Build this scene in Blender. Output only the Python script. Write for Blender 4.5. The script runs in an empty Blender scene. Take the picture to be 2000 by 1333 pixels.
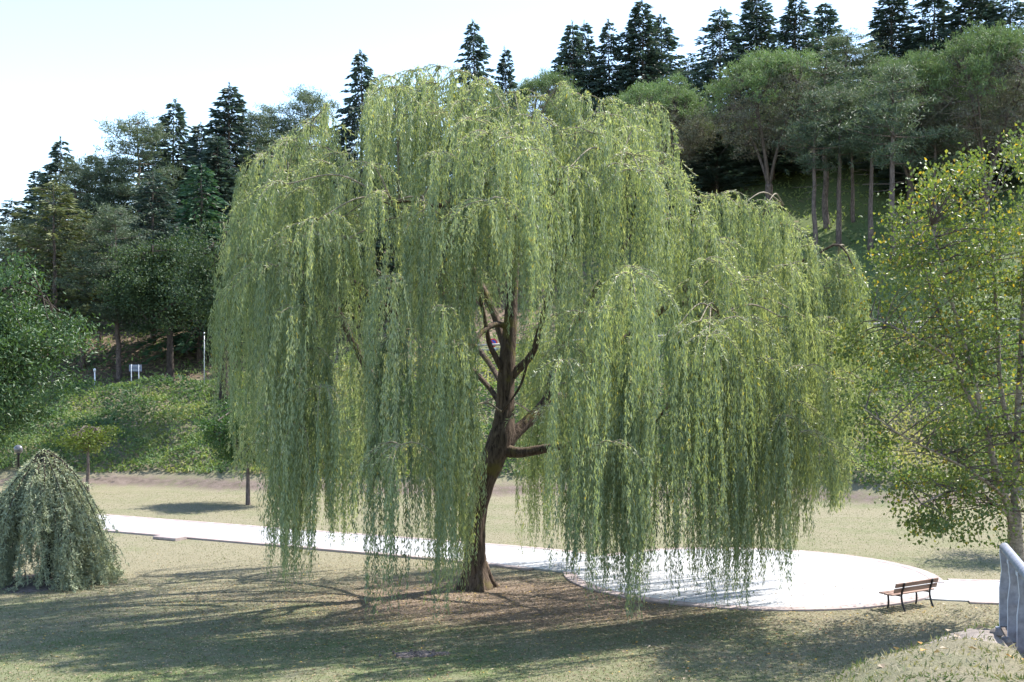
import bpy, math
import numpy as np
from mathutils import Vector, noise as mnoise

rng = np.random.default_rng(7)
SC = bpy.context.scene
COL = SC.collection

# ------------------------------------------------------------------ camera
EYE, FPX, HOR = 6.3, 2246.0, 750.0
cam_d = bpy.data.cameras.new('camera'); cam = bpy.data.objects.new('camera', cam_d)
COL.objects.link(cam); SC.camera = cam
cam.location = (0, 0, EYE); cam.rotation_euler = (math.radians(90), 0, 0)
cam_d.sensor_width = 36; cam_d.lens = 36 * FPX / 2000.0
cam_d.shift_y = (HOR - 666.5) / 2000.0
cam_d.clip_start = 0.1; cam_d.clip_end = 4000

# ------------------------------------------------------------------ sky, sun, exposure
SUN_TO = Vector((0.66, 0.36, 1.0)).normalized()          # towards the sun
elev = math.asin(SUN_TO.z); azim = math.atan2(SUN_TO.x, SUN_TO.y)
w = bpy.data.worlds.new('World'); SC.world = w; w.use_nodes = True
nt = w.node_tree; nt.nodes.clear()
sky = nt.nodes.new('ShaderNodeTexSky'); sky.sky_type = 'NISHITA'; sky.sun_disc = False
sky.sun_elevation = elev; sky.sun_rotation = azim
sky.air_density = 1.0; sky.dust_density = 0.5; sky.ozone_density = 1.0
bg = nt.nodes.new('ShaderNodeBackground'); bg.inputs['Strength'].default_value = 0.105
wo = nt.nodes.new('ShaderNodeOutputWorld')
nt.links.new(sky.outputs[0], bg.inputs[0]); nt.links.new(bg.outputs[0], wo.inputs[0])
sd = bpy.data.lights.new('sun', 'SUN'); sd.energy = 3.0; sd.angle = math.radians(0.53)
sd.color = (1.0, 0.955, 0.88)
so = bpy.data.objects.new('sun', sd); COL.objects.link(so)
so.location = (40, 30, 80); so.rotation_euler = SUN_TO.to_track_quat('Z', 'Y').to_euler()
SC.view_settings.view_transform = 'Standard'; SC.view_settings.look = 'None'
SC.view_settings.gamma = 1.0; SC.view_settings.use_curve_mapping = False
SC.view_settings.exposure = 2.05
SC.render.engine = 'CYCLES'
SC.cycles.max_bounces = 10; SC.cycles.diffuse_bounces = 5; SC.cycles.transmission_bounces = 6
SC.cycles.transparent_max_bounces = 8; SC.cycles.volume_bounces = 0
SC.cycles.use_denoising = True; SC.cycles.sample_clamp_indirect = 6.0

# ------------------------------------------------------------------ helpers
def P(u, v, D):
    return np.array([(u - 1000.0) / FPX * D, D, EYE - (v - HOR) / FPX * D])
def G(u, v, z=0.0):
    D = (EYE - z) * FPX / (v - HOR)
    return np.array([(u - 1000.0) / FPX * D, D, z])
def U(x, y):
    return 1000.0 + x / y * FPX
def lerp_tab(tab, x):
    a = np.array(tab, float); return np.interp(x, a[:, 0], a[:, 1])
def sstep(a, b, x):
    t = np.clip((x - a) / (b - a), 0, 1); return t * t * (3 - 2 * t)
def norm(a):
    return a / (np.linalg.norm(a, axis=-1, keepdims=True) + 1e-9)

class VN:
    """cheap smooth value noise on a lattice (numpy)"""
    def __init__(s, seed): s.t = np.random.default_rng(seed).random((256, 256))
    def __call__(s, x, y):
        xi = np.floor(x).astype(int); yi = np.floor(y).astype(int)
        fx = x - xi; fy = y - yi
        fx = fx * fx * (3 - 2 * fx); fy = fy * fy * (3 - 2 * fy)
        g = lambda i, j: s.t[(xi + i) % 256, (yi + j) % 256]
        return (g(0, 0) * (1 - fx) + g(1, 0) * fx) * (1 - fy) + (g(0, 1) * (1 - fx) + g(1, 1) * fx) * fy
vn = VN(3)
def fbm(x, y, o=4):
    r = 0; a = 0.5
    for k in range(o):
        r = r + a * vn(x * 2 ** k + 17.3 * k, y * 2 ** k + 5.1 * k); a *= 0.5
    return r / (1 - 0.5 ** o)

def mesh_np(name, V, F, mat=None, attr=None, smooth=False):
    """V (n,3); F (m,k) one polygon size, or a list of such arrays"""
    me = bpy.data.meshes.new(name)
    Fs = F if isinstance(F, list) else [F]
    Fs = [np.asarray(f, np.int32) for f in Fs if len(f)]
    nl = sum(f.size for f in Fs); npoly = sum(len(f) for f in Fs)
    me.vertices.add(len(V)); me.vertices.foreach_set('co', np.asarray(V, np.float32).ravel())
    me.loops.add(nl); me.loops.foreach_set('vertex_index', np.concatenate([f.ravel() for f in Fs]))
    tot = np.concatenate([np.full(len(f), f.shape[1], np.int32) for f in Fs])
    st = np.concatenate([[0], np.cumsum(tot)[:-1]]).astype(np.int32)
    me.polygons.add(npoly)
    me.polygons.foreach_set('loop_start', st); me.polygons.foreach_set('loop_total', tot)
    me.polygons.foreach_set('use_smooth', np.full(npoly, bool(smooth)))
    if attr is not None:
        for k, a in attr.items():
            a = np.asarray(a, np.float32)
            if a.ndim == 1:
                at = me.attributes.new(k, 'FLOAT', 'POINT'); at.data.foreach_set('value', a)
            else:
                at = me.attributes.new(k, 'FLOAT_COLOR', 'POINT'); at.data.foreach_set('color', a.ravel())
    me.update(calc_edges=True)
    if mat: me.materials.append(mat)
    return me
def link(name, me, parent=None, loc=None):
    o = bpy.data.objects.new(name, me); COL.objects.link(o)
    if parent is not None: o.parent = parent
    if loc is not None: o.location = loc
    return o
def empty(name, loc, rz=0.0, scale=None):
    e = bpy.data.objects.new(name, None); COL.objects.link(e); e.location = loc
    e.rotation_euler = (0, 0, rz); e.empty_display_size = 0.3
    if scale is not None: e.scale = scale
    return e
def tag(o, label=None, cat=None, group=None, kind=None):
    if label: o['label'] = label
    if cat: o['category'] = cat
    if group: o['group'] = group
    if kind: o['kind'] = kind
    return o

class MB:
    """collects geometry for one mesh"""
    def __init__(s): s.V = []; s.F = {}; s.n = 0
    def add(s, V, F):
        V = np.asarray(V, float); s.V.append(V)
        for f in F: s.F.setdefault(len(f), []).append([i + s.n for i in f])
        s.n += len(V)
    def box(s, c, d, R=None):
        x, y, z = np.array(d) / 2.0
        V = np.array([[-x, -y, -z], [x, -y, -z], [x, y, -z], [-x, y, -z], [-x, -y, z], [x, -y, z], [x, y, z], [-x, y, z]])
        if R is not None: V = V @ np.array(R).T
        s.add(V + np.array(c), [(0, 3, 2, 1), (4, 5, 6, 7), (0, 1, 5, 4), (1, 2, 6, 5), (2, 3, 7, 6), (3, 0, 4, 7)])
    def bbox(s, c, d, b=0.006, R=None):
        """box with chamfered long edges (along the local x axis)"""
        x, y, z = np.array(d) / 2.0
        pr = [(-y + b, -z), (y - b, -z), (y, -z + b), (y, z - b), (y - b, z), (-y + b, z), (-y, z - b), (-y, -z + b)]
        V = np.array([[-x, p, q] for p, q in pr] + [[x, p, q] for p, q in pr])
        if R is not None: V = V @ np.array(R).T
        s.add(V + np.array(c), [(i, (i + 1) % 8, 8 + (i + 1) % 8, 8 + i) for i in range(8)] + [tuple(range(7, -1, -1)), tuple(range(8, 16))])
    def tube(s, pts, rad, n=8, cap=True, wob=0.0, r_=None):
        pts = np.asarray(pts, float); rad = np.broadcast_to(np.asarray(rad, float), (len(pts),))
        tg = norm(np.gradient(pts, axis=0))
        ref = np.array([0, 0, 1.0]) if abs(tg[0][2]) < 0.8 else np.array([1.0, 0, 0])
        a = norm(np.cross(tg[0], ref)); V = []
        for i in range(len(pts)):
            a = norm(a - tg[i] * np.dot(a, tg[i])); b = np.cross(tg[i], a)
            for k in range(n):
                th = 2 * math.pi * k / n
                rr = rad[i] * (1 + (wob * (r_.random() - 0.5) if r_ is not None else 0))
                V.append(pts[i] + (a * math.cos(th) + b * math.sin(th)) * rr)
        F = [(i * n + k, i * n + (k + 1) % n, (i + 1) * n + (k + 1) % n, (i + 1) * n + k) for i in range(len(pts) - 1) for k in range(n)]
        if cap: F += [tuple(range(n - 1, -1, -1)), tuple((len(pts) - 1) * n + k for k in range(n))]
        s.add(V, F)
    def lathe(s, prof, n=24, c=(0, 0, 0)):
        V = [[r * math.cos(2 * math.pi * k / n), r * math.sin(2 * math.pi * k / n), z] for r, z in prof for k in range(n)]
        F = [(i * n + k, i * n + (k + 1) % n, (i + 1) * n + (k + 1) % n, (i + 1) * n + k) for i in range(len(prof) - 1) for k in range(n)]
        F += [tuple(range(n - 1, -1, -1)), tuple((len(prof) - 1) * n + k for k in range(n))]
        s.add(np.array(V) + np.array(c), F)
    def mesh(s, name, mat, smooth=False, attr=None):
        me = mesh_np(name, np.concatenate(s.V), [np.array(f) for f in s.F.values()], mat, attr, smooth)
        return me
    def build(s, name, mat, parent=None, smooth=False):
        return link(name, s.mesh(name, mat, smooth), parent)

def smooth_path(pts, n=6):
    """Catmull-Rom through control points (m, k)"""
    p = np.asarray(pts, float); p = np.vstack([2 * p[0] - p[1], p, 2 * p[-1] - p[-2]]); out = []
    for i in range(1, len(p) - 2):
        for t in np.linspace(0, 1, n, endpoint=False):
            out.append(0.5 * ((2 * p[i]) + (-p[i - 1] + p[i + 1]) * t + (2 * p[i - 1] - 5 * p[i] + 4 * p[i + 1] - p[i + 2]) * t * t + (-p[i - 1] + 3 * p[i] - 3 * p[i + 1] + p[i + 2]) * t ** 3))
    out.append(p[-2]); return np.array(out)

def leaves(name, C, Dr, L, W, mat, var, r, shape='rhomb', nrm=None):
    """one rhombic leaf (a quad, slightly cupped) for each row"""
    n = len(C); C = np.asarray(C); Dr = norm(np.asarray(Dr))
    if nrm is None: nrm = r.normal(size=(n, 3))
    S = norm(np.cross(Dr, nrm)); Nn = np.cross(S, Dr)
    L = np.broadcast_to(L, (n,))[:, None]; W = np.broadcast_to(W, (n,))[:, None]
    mid = 0.45
    V = np.empty((n, 4, 3))
    V[:, 0] = C; V[:, 2] = C + Dr * L
    V[:, 1] = C + Dr * L * mid + S * W * 0.5 + Nn * W * 0.18
    V[:, 3] = C + Dr * L * mid - S * W * 0.5 + Nn * W * 0.18
    F = np.arange(4 * n).reshape(n, 4)
    return mesh_np(name, V.reshape(-1, 3), F, mat, {'var': np.repeat(np.broadcast_to(var, (n,)), 4)})

# ------------------------------------------------------------------ materials
def new_mat(name):
    m = bpy.data.materials.new(name); m.use_nodes = True
    n = m.node_tree.nodes; n.clear()
    out = n.new('ShaderNodeOutputMaterial')
    return m, m.node_tree, out
def N(nt, typ, **kw):
    n = nt.nodes.new(typ)
    for k, v in kw.items(): setattr(n, k, v)
    return n
def ramp(nt, fac, stops):
    r = N(nt, 'ShaderNodeValToRGB'); e = r.color_ramp.elements
    while len(e) > 1: e.remove(e[-1])
    e[0].position, e[0].color = stops[0][0], (*stops[0][1], 1)
    for p, c in stops[1:]:
        x = e.new(p); x.color = (*c, 1)
    if fac is not None: nt.links.new(fac, r.inputs[0])
    return r.outputs[0]
def noise(nt, scale, detail=5, rough=0.6, vec=None, dist=0.0):
    t = N(nt, 'ShaderNodeTexNoise'); t.inputs['Scale'].default_value = scale
    t.inputs['Detail'].default_value = detail; t.inputs['Roughness'].default_value = rough
    t.inputs['Distortion'].default_value = dist
    if vec is not None: nt.links.new(vec, t.inputs['Vector'])
    return t.outputs['Fac']
def mixc(nt, fac, a, b, mode='MIX'):
    m = N(nt, 'ShaderNodeMix', data_type='RGBA', blend_type=mode)
    for s, v in ((m.inputs[0], fac), (m.inputs[6], a), (m.inputs[7], b)):
        if isinstance(v, (int, float)): s.default_value = v
        elif isinstance(v, tuple): s.default_value = (*v, 1)
        else: nt.links.new(v, s)
    return m.outputs[2]
def bump(nt, h, strength, dist=0.02):
    b = N(nt, 'ShaderNodeBump'); b.inputs['Strength'].default_value = strength
    b.inputs['Distance'].default_value = dist; nt.links.new(h, b.inputs['Height']); return b.outputs[0]
def objco(nt, sc=(1, 1, 1)):
    t = N(nt, 'ShaderNodeTexCoord'); m = N(nt, 'ShaderNodeMapping'); m.inputs['Scale'].default_value = sc
    nt.links.new(t.outputs['Object'], m.inputs[0]); return m.outputs[0]

def leaf_mat(name, stops, transl=0.4, tcol=(1.25, 1.2, 0.5), rough=0.5, spec=0.35, hue=None):
    m, nt, out = new_mat(name)
    a = N(nt, 'ShaderNodeAttribute', attribute_name='var')
    c = ramp(nt, a.outputs['Fac'], stops)
    oi = N(nt, 'ShaderNodeObjectInfo')
    mr = N(nt, 'ShaderNodeMapRange'); mr.inputs[3].default_value = 0.86; mr.inputs[4].default_value = 1.14
    nt.links.new(oi.outputs['Random'], mr.inputs[0])
    hv = N(nt, 'ShaderNodeHueSaturation'); nt.links.new(c, hv.inputs['Color']); nt.links.new(mr.outputs[0], hv.inputs['Value'])
    c = hv.outputs[0]
    p = N(nt, 'ShaderNodeBsdfPrincipled'); nt.links.new(c, p.inputs['Base Color'])
    p.inputs['Roughness'].default_value = rough; p.inputs['Specular IOR Level'].default_value = spec
    t = N(nt, 'ShaderNodeBsdfTranslucent')
    tc = mixc(nt, 1.0, c, tcol, 'MULTIPLY'); nt.links.new(tc, t.inputs[0])
    mx = N(nt, 'ShaderNodeMixShader'); mx.inputs[0].default_value = transl
    nt.links.new(p.outputs[0], mx.inputs[1]); nt.links.new(t.outputs[0], mx.inputs[2])
    nt.links.new(mx.outputs[0], out.inputs[0]); return m
def bark_mat(name, c0, c1, c2=None, sc=3.0, stretch=0.22, bmp=0.8):
    m, nt, out = new_mat(name)
    v = objco(nt, (1, 1, stretch))
    n1 = noise(nt, sc * 5, 6, 0.65, v, 0.6)
    c = ramp(nt, n1, [(0.34, c0), (0.62, c1)])
    if c2:
        n2 = noise(nt, sc * 0.6, 4, 0.6, objco(nt))
        f = ramp(nt, n2, [(0.56, (0, 0, 0)), (0.68, (1, 1, 1))]); c = mixc(nt, f, c, c2)
    p = N(nt, 'ShaderNodeBsdfPrincipled'); nt.links.new(c, p.inputs['Base Color']); p.inputs['Roughness'].default_value = 0.9
    p.inputs['Specular IOR Level'].default_value = 0.15
    nt.links.new(bump(nt, n1, bmp, 0.05), p.inputs['Normal']); nt.links.new(p.outputs[0], out.inputs[0]); return m
def plain_mat(name, c0, c1, sc=6.0, rough=0.6, metal=0.0, bmp=0.15, stretch=(1, 1, 1), spec=0.4):
    m, nt, out = new_mat(name)
    n1 = noise(nt, sc, 6, 0.6, objco(nt, stretch))
    c = ramp(nt, n1, [(0.35, c0), (0.66, c1)])
    p = N(nt, 'ShaderNodeBsdfPrincipled'); nt.links.new(c, p.inputs['Base Color'])
    p.inputs['Roughness'].default_value = rough; p.inputs['Metallic'].default_value = metal
    p.inputs['Specular IOR Level'].default_value = spec
    nt.links.new(bump(nt, n1, bmp, 0.01), p.inputs['Normal']); nt.links.new(p.outputs[0], out.inputs[0]); return m

M = {}
M['willow'] = leaf_mat('willow_leaf', [(0.0, (0.118, 0.160, 0.092)), (0.45, (0.210, 0.262, 0.152)), (0.86, (0.355, 0.395, 0.255)), (0.95, (0.38, 0.35, 0.10)), (1.0, (0.44, 0.33, 0.06))], 0.46, (1.20, 1.18, 0.51), 0.40, 0.5)
M['fir'] = leaf_mat('fir_needles', [(0.0, (0.040, 0.068, 0.062)), (0.6, (0.068, 0.106, 0.084)), (1.0, (0.115, 0.155, 0.104))], 0.20, (1.1, 1.2, 0.7), 0.55, 0.3)  # lightened so the needle colour also carries haze on the far firs
M['pine'] = leaf_mat('pine_needles', [(0.0, (0.060, 0.090, 0.064)), (0.6, (0.095, 0.130, 0.082)), (1.0, (0.16, 0.18, 0.11))], 0.24, (1.1, 1.15, 0.65), 0.55, 0.3)
M['stone_pine'] = leaf_mat('stone_pine_needles', [(0.0, (0.125, 0.125, 0.098)), (0.45, (0.150, 0.152, 0.108)), (0.7, (0.125, 0.195, 0.080)), (1.0, (0.185, 0.265, 0.095))], 0.22, (1.1, 1.1, 0.7), 0.6, 0.3)
M['cedar'] = leaf_mat('cedar_needles', [(0.0, (0.075, 0.095, 0.042)), (0.6, (0.125, 0.145, 0.060)), (1.0, (0.20, 0.21, 0.09))], 0.2, (1.1, 1.1, 0.5), 0.6, 0.3)
M['dark_cedar'] = leaf_mat('dark_cedar_needles', [(0.0, (0.028, 0.065, 0.040)), (0.6, (0.045, 0.095, 0.050)), (1.0, (0.085, 0.150, 0.070))], 0.2, (1.1, 1.2, 0.5), 0.6, 0.3)
M['weeping'] = leaf_mat('weeping_cedar_needles', [(0.0, (0.15, 0.175, 0.12)), (0.6, (0.29, 0.32, 0.205)), (1.0, (0.44, 0.45, 0.27))], 0.15, (1.1, 1.1, 0.6), 0.55, 0.3)
M['oak'] = leaf_mat('oak_leaf', [(0.0, (0.034, 0.062, 0.030)), (0.6, (0.060, 0.095, 0.045)), (1.0, (0.10, 0.14, 0.065))], 0.28, (1.2, 1.2, 0.45), 0.58, 0.25)
M['broad'] = leaf_mat('glossy_leaf', [(0.0, (0.034, 0.070, 0.030)), (0.6, (0.058, 0.108, 0.042)), (1.0, (0.11, 0.165, 0.06))], 0.30, (1.3, 1.3, 0.45), 0.46, 0.42)
M['birch'] = leaf_mat('birch_leaf', [(0.0, (0.070, 0.110, 0.036)), (0.5, (0.125, 0.170, 0.055)), (0.80, (0.21, 0.235, 0.070)), (0.9, (0.36, 0.30, 0.05)), (1.0, (0.44, 0.28, 0.04))], 0.40, (1.2, 1.2, 0.45), 0.46, 0.4)
M['maple'] = leaf_mat('globe_leaf', [(0.0, (0.032, 0.075, 0.028)), (0.6, (0.055, 0.115, 0.036)), (1.0, (0.13, 0.21, 0.05))], 0.35, (1.3, 1.3, 0.4), 0.4, 0.4)
M['young'] = leaf_mat('young_leaf', [(0.0, (0.075, 0.12, 0.03)), (0.6, (0.13, 0.18, 0.045)), (1.0, (0.22, 0.22, 0.06))], 0.45, (1.3, 1.3, 0.4), 0.45, 0.3)
M['scrub'] = leaf_mat('scrub_leaf', [(0.0, (0.070, 0.125, 0.065)), (0.4, (0.125, 0.190, 0.080)), (0.75, (0.22, 0.27, 0.10)), (1.0, (0.36, 0.34, 0.17))], 0.35, (1.15, 1.2, 0.5), 0.6, 0.25)
M['grass'] = leaf_mat('grass_blade', [(0.0, (0.070, 0.110, 0.034)), (0.40, (0.115, 0.150, 0.058)), (0.62, (0.225, 0.21, 0.125)), (1.0, (0.36, 0.32, 0.225))], 0.3, (1.1, 1.1, 0.6), 0.6, 0.2)
M['litter'] = leaf_mat('dry_leaf', [(0.0, (0.11, 0.075, 0.045)), (0.5, (0.22, 0.155, 0.095)), (0.85, (0.38, 0.30, 0.20)), (0.93, (0.50, 0.33, 0.06)), (1.0, (0.42, 0.12, 0.03))], 0.15, (1.1, 1.0, 0.6), 0.55, 0.3)
M['willow_bark'] = bark_mat('willow_bark', (0.025, 0.017, 0.013), (0.13, 0.095, 0.072), (0.12, 0.10, 0.035), 2.6, 0.16, 1.0)
M['willow_twig'] = bark_mat('willow_twig', (0.13, 0.11, 0.075), (0.27, 0.23, 0.17), None, 2.0, 0.5, 0.3)
M['bark'] = bark_mat('conifer_bark', (0.055, 0.042, 0.038), (0.17, 0.135, 0.12), None, 1.6, 0.3)
M['bark_red'] = bark_mat('pine_bark', (0.085, 0.050, 0.035), (0.26, 0.165, 0.125), None, 1.6, 0.3)
M['bark_dark'] = bark_mat('oak_bark', (0.020, 0.016, 0.013), (0.075, 0.06, 0.05), None, 1.8, 0.3)
M['bark_birch'] = bark_mat('birch_bark', (0.12, 0.095, 0.075), (0.33, 0.28, 0.225), (0.06, 0.045, 0.035), 2.0, 1.5, 0.4)
M['galv'] = plain_mat('galvanised_steel', (0.17, 0.175, 0.20), (0.27, 0.275, 0.305), 14, 0.5, 0.3, 0.1)
M['steel'] = plain_mat('painted_steel', (0.42, 0.44, 0.48), (0.60, 0.62, 0.66), 8, 0.5, 0.2, 0.1)
M['white'] = plain_mat('white_paint', (0.70, 0.70, 0.72), (0.82, 0.82, 0.83), 5, 0.5)
M['iron'] = plain_mat('black_cast_iron', (0.012, 0.011, 0.013), (0.030, 0.026, 0.028), 20, 0.5, 0.0, 0.2)
M['slat'] = plain_mat('weathered_wood', (0.15, 0.075, 0.055), (0.34, 0.23, 0.18), 9, 0.7, 0.0, 0.4, (0.12, 3, 3))
M['plank'] = plain_mat('grey_timber', (0.20, 0.175, 0.15), (0.42, 0.39, 0.35), 9, 0.85, 0.0, 0.5, (3, 3, 0.3))
M['dark_wood'] = plain_mat('dark_timber', (0.05, 0.038, 0.03), (0.13, 0.10, 0.08), 9, 0.85, 0.0, 0.5)
M['concrete'] = plain_mat('pale_concrete', (0.31, 0.31, 0.318), (0.44, 0.435, 0.44), 1.1, 0.85, 0.0, 0.12, spec=0.2)
M['kerb'] = plain_mat('pink_kerb_concrete', (0.27, 0.215, 0.205), (0.38, 0.315, 0.30), 3, 0.85, 0.0, 0.2, spec=0.2)
M['asphalt'] = plain_mat('asphalt', (0.07, 0.07, 0.075), (0.14, 0.14, 0.145), 6, 0.9, 0.0, 0.2)
M['earth'] = plain_mat('trampled_earth', (0.085, 0.070, 0.062), (0.20, 0.165, 0.15), 9, 0.95, 0.0, 0.8, spec=0.1)
M['rock'] = plain_mat('loose_stone', (0.20, 0.175, 0.165), (0.42, 0.37, 0.34), 8, 0.95, 0.0, 0.8, spec=0.1)
M['rock_dark'] = plain_mat('earthy_stone', (0.09, 0.078, 0.07), (0.22, 0.19, 0.17), 8, 0.95, 0.0, 0.8, spec=0.1)
M['blue'] = plain_mat('blue_sign_face', (0.03, 0.07, 0.35), (0.045, 0.09, 0.40), 3, 0.4)
M['red'] = plain_mat('red_sign_face', (0.45, 0.03, 0.03), (0.55, 0.04, 0.04), 3, 0.4)
M['sign_back'] = plain_mat('sign_back', (0.16, 0.17, 0.24), (0.24, 0.25, 0.33), 6, 0.5, 0.3)
m, nt_, out = new_mat('mirror_globe')
p = N(nt_, 'ShaderNodeBsdfPrincipled'); p.inputs['Base Color'].default_value = (0.13, 0.125, 0.13, 1)
p.inputs['Metallic'].default_value = 0.3; p.inputs['Roughness'].default_value = 0.16
nt_.links.new(p.outputs[0], out.inputs[0]); M['globe'] = m

# ground: zones stored per vertex -> r dry, g leaf litter, b bare earth, a scrub/forest floor
def ground_mat(name, fine=1.0, b0=(0.085, 0.066, 0.054), b1=(0.20, 0.16, 0.135)):
    m, nt, out = new_mat(name)
    at = N(nt, 'ShaderNodeAttribute', attribute_name='zone')
    sp = N(nt, 'ShaderNodeSeparateColor'); nt.links.new(at.outputs['Color'], sp.inputs[0])
    co = objco(nt)
    n_f = noise(nt, 26 * fine, 6, 0.75, co); n_m = noise(nt, 2.2, 6, 0.68, co); n_l = noise(nt, 0.33, 4, 0.6, co)
    green = ramp(nt, n_f, [(0.30, (0.050, 0.078, 0.028)), (0.55, (0.115, 0.145, 0.060)), (0.75, (0.22, 0.22, 0.11))])
    straw = ramp(nt, n_f, [(0.28, (0.10, 0.092, 0.058)), (0.52, (0.205, 0.185, 0.125)), (0.75, (0.33, 0.295, 0.21))])
    brown = ramp(nt, n_f, [(0.30, (0.085, 0.066, 0.050)), (0.52, (0.19, 0.145, 0.110)), (0.72, (0.32, 0.25, 0.19))])
    forest = ramp(nt, n_m, [(0.34, (0.050, 0.065, 0.030)), (0.50, (0.13, 0.095, 0.070)), (0.70, (0.30, 0.225, 0.155))])
    def mask(chan, nz, lo, hi):
        a = N(nt, 'ShaderNodeMath', operation='ADD'); nt.links.new(chan, a.inputs[0]); nt.links.new(nz, a.inputs[1])
        return ramp(nt, a.outputs[0], [(lo / 2, (0, 0, 0)), (hi / 2, (1, 1, 1))])
    def half(x):
        a = N(nt, 'ShaderNodeMath', operation='MULTIPLY'); nt.links.new(x, a.inputs[0]); a.inputs[1].default_value = 0.5; return a.outputs[0]
    def msk(chan, nz, lo, hi):
        a = N(nt, 'ShaderNodeMath', operation='ADD'); nt.links.new(chan, a.inputs[0]); nt.links.new(nz, a.inputs[1])
        return ramp(nt, half(a.outputs[0]), [(lo / 2, (0, 0, 0)), (hi / 2, (1, 1, 1))])
    av = N(nt, 'ShaderNodeMath', operation='ADD'); nt.links.new(n_m, av.inputs[0]); nt.links.new(n_l, av.inputs[1])
    mixn = half(av.outputs[0])
    c = mixc(nt, msk(sp.outputs[0], mixn, 0.82, 1.14), green, straw)
    c = mixc(nt, msk(sp.outputs[1], mixn, 0.80, 1.10), c, brown)
    c = mixc(nt, msk(sp.outputs[2], mixn, 0.85, 1.05), c, ramp(nt, n_m, [(0.3, b0), (0.7, b1)]))
    c = mixc(nt, msk(at.outputs['Alpha'], mixn, 0.9, 1.05), c, forest)
    p = N(nt, 'ShaderNodeBsdfPrincipled'); nt.links.new(c, p.inputs['Base Color']); p.inputs['Roughness'].default_value = 0.95
    p.inputs['Specular IOR Level'].default_value = 0.08
    nt.links.new(bump(nt, n_f, 0.7, 0.05), p.inputs['Normal']); nt.links.new(p.outputs[0], out.inputs[0]); return m
M['ground'] = ground_mat('lawn_and_hillside'); M['mound'] = ground_mat('mound_turf', 1.6, (0.17, 0.145, 0.125), (0.36, 0.31, 0.275))

# ------------------------------------------------------------------ terrain
ZR = [(-120, 4.5), (-60, 5.3), (-27, 5.95), (-1.4, 8.3), (25, 9.5), (70, 10.5), (120, 11)]
SL = [(-120, 0.26), (-50, 0.32), (-20, 0.37), (10, 0.52), (30, 0.62), (120, 0.62)]
def y_foot(x): return 69 - (np.clip(x, -90, 90) + 25) * 0.206 + 0.9 * np.sin(x * 0.21) + 0.5 * np.sin(x * 0.53 + 1)
def terrain(x, y):
    x = np.asarray(x, float); y = np.asarray(y, float)
    t = y - y_foot(x); zr = lerp_tab(ZR, x); s = lerp_tab(SL, x)
    bank = 0.55 * sstep(-0.6, 1.6, t) + (zr - 0.55) * np.clip((t - 1.4) / 12.2, 0, 1)
    h1 = np.clip(t - 19.5, 0, 27) * s
    h2 = np.clip(t - 46.5, 0, 70) * s * 0.45 + np.clip(t - 115, 0, 300) * 0.03
    rough = sstep(1.5, 5, t) * (1 - sstep(12.0, 13.4, t)) * 0.9 + sstep(20, 24, t) * 1.2
    nz = (fbm(x * 0.35, y * 0.35) - 0.5) * rough
    flat = 1 - sstep(-6, -1, t)
    nz = nz + (fbm(x * 0.16 + 9, y * 0.16) - 0.5) * 0.03 * flat - 0.018 * flat
    return bank + h1 + h2 + nz
def tz(x, y): return float(terrain(np.array([x]), np.array([y]))[0])

PLAZA_C, PLAZA_R = np.array([7.8, 38.0]), 6.1
def zone(x, y):
    t = y - y_foot(x)
    dw = np.hypot((x - 0.2) / 1.5, y - 33.6)                 # litter under the willow
    litter = 0.92 * (1 - sstep(1.5, 7.0, dw))
    dry = 0.555 + 0.06 * np.clip((y - 36) / 20, -1, 1) - 0.10 * sstep(12, 26, 40 - y) - 0.22 * (1 - sstep(-4, -16, x) ) * 0
    dry = dry + 0.18 * np.exp(-((x + 8) / 9.0) ** 2 - ((y - 41) / 5.0) ** 2) + 0.14 * sstep(6, 10, x) * (1 - sstep(34, 40, y))
    dry = dry * (1 - 0.72 * sstep(18, 21, t) * sstep(-8, 10, x))  # hillside on the right painted greener and darker for shade under the trees
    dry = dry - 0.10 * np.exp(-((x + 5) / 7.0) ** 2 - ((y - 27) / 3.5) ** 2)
    bare = np.where((t > -1.2) & (t < 2.4), 0.62 - 0.3 * np.abs(t - 0.7), 0.0)
    d_m = np.hypot((x + 2.13) / 1.0, (y - 27.0) / 1.0); bare = np.maximum(bare, 0.0)
    forest = sstep(19, 22, t) * 0.75
    forest = forest * lerp_tab([(-60, 1.0), (-10, 0.95), (8, 0.55), (30, 0.45)], x)
    return np.stack([np.clip(dry, 0, 1), np.clip(litter * 0.75, 0, 1), np.clip(bare, 0, 1), np.clip(forest, 0, 1)], -1)

xs = np.concatenate([[-900, -500, -300, -200, -150], np.arange(-120, -50, 2.0), np.arange(-50, 50, 0.7), np.arange(50, 121, 2.0), [150, 200, 300, 500, 900]])
ys = np.concatenate([[-400, -150, -60, -25, -8], np.arange(0, 20, 1.6), np.arange(20, 100, 0.55), np.arange(100, 200, 2.5), [240, 300, 420, 700, 1500]])
X, Y = np.meshgrid(xs, ys); Z = terrain(X, Y)
nx, ny = len(xs), len(ys); idx = np.arange(nx * ny).reshape(ny, nx)
Fq = np.stack([idx[:-1, :-1], idx[:-1, 1:], idx[1:, 1:], idx[1:, :-1]], -1).reshape(-1, 4)
me = mesh_np('ground', np.stack([X, Y, Z], -1).reshape(-1, 3), Fq, M['ground'], {'zone': zone(X, Y).reshape(-1, 4)}, True)
ground = link('ground', me); tag(ground, 'mown park lawn rising into a wooded hillside', None, None, 'structure')

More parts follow.
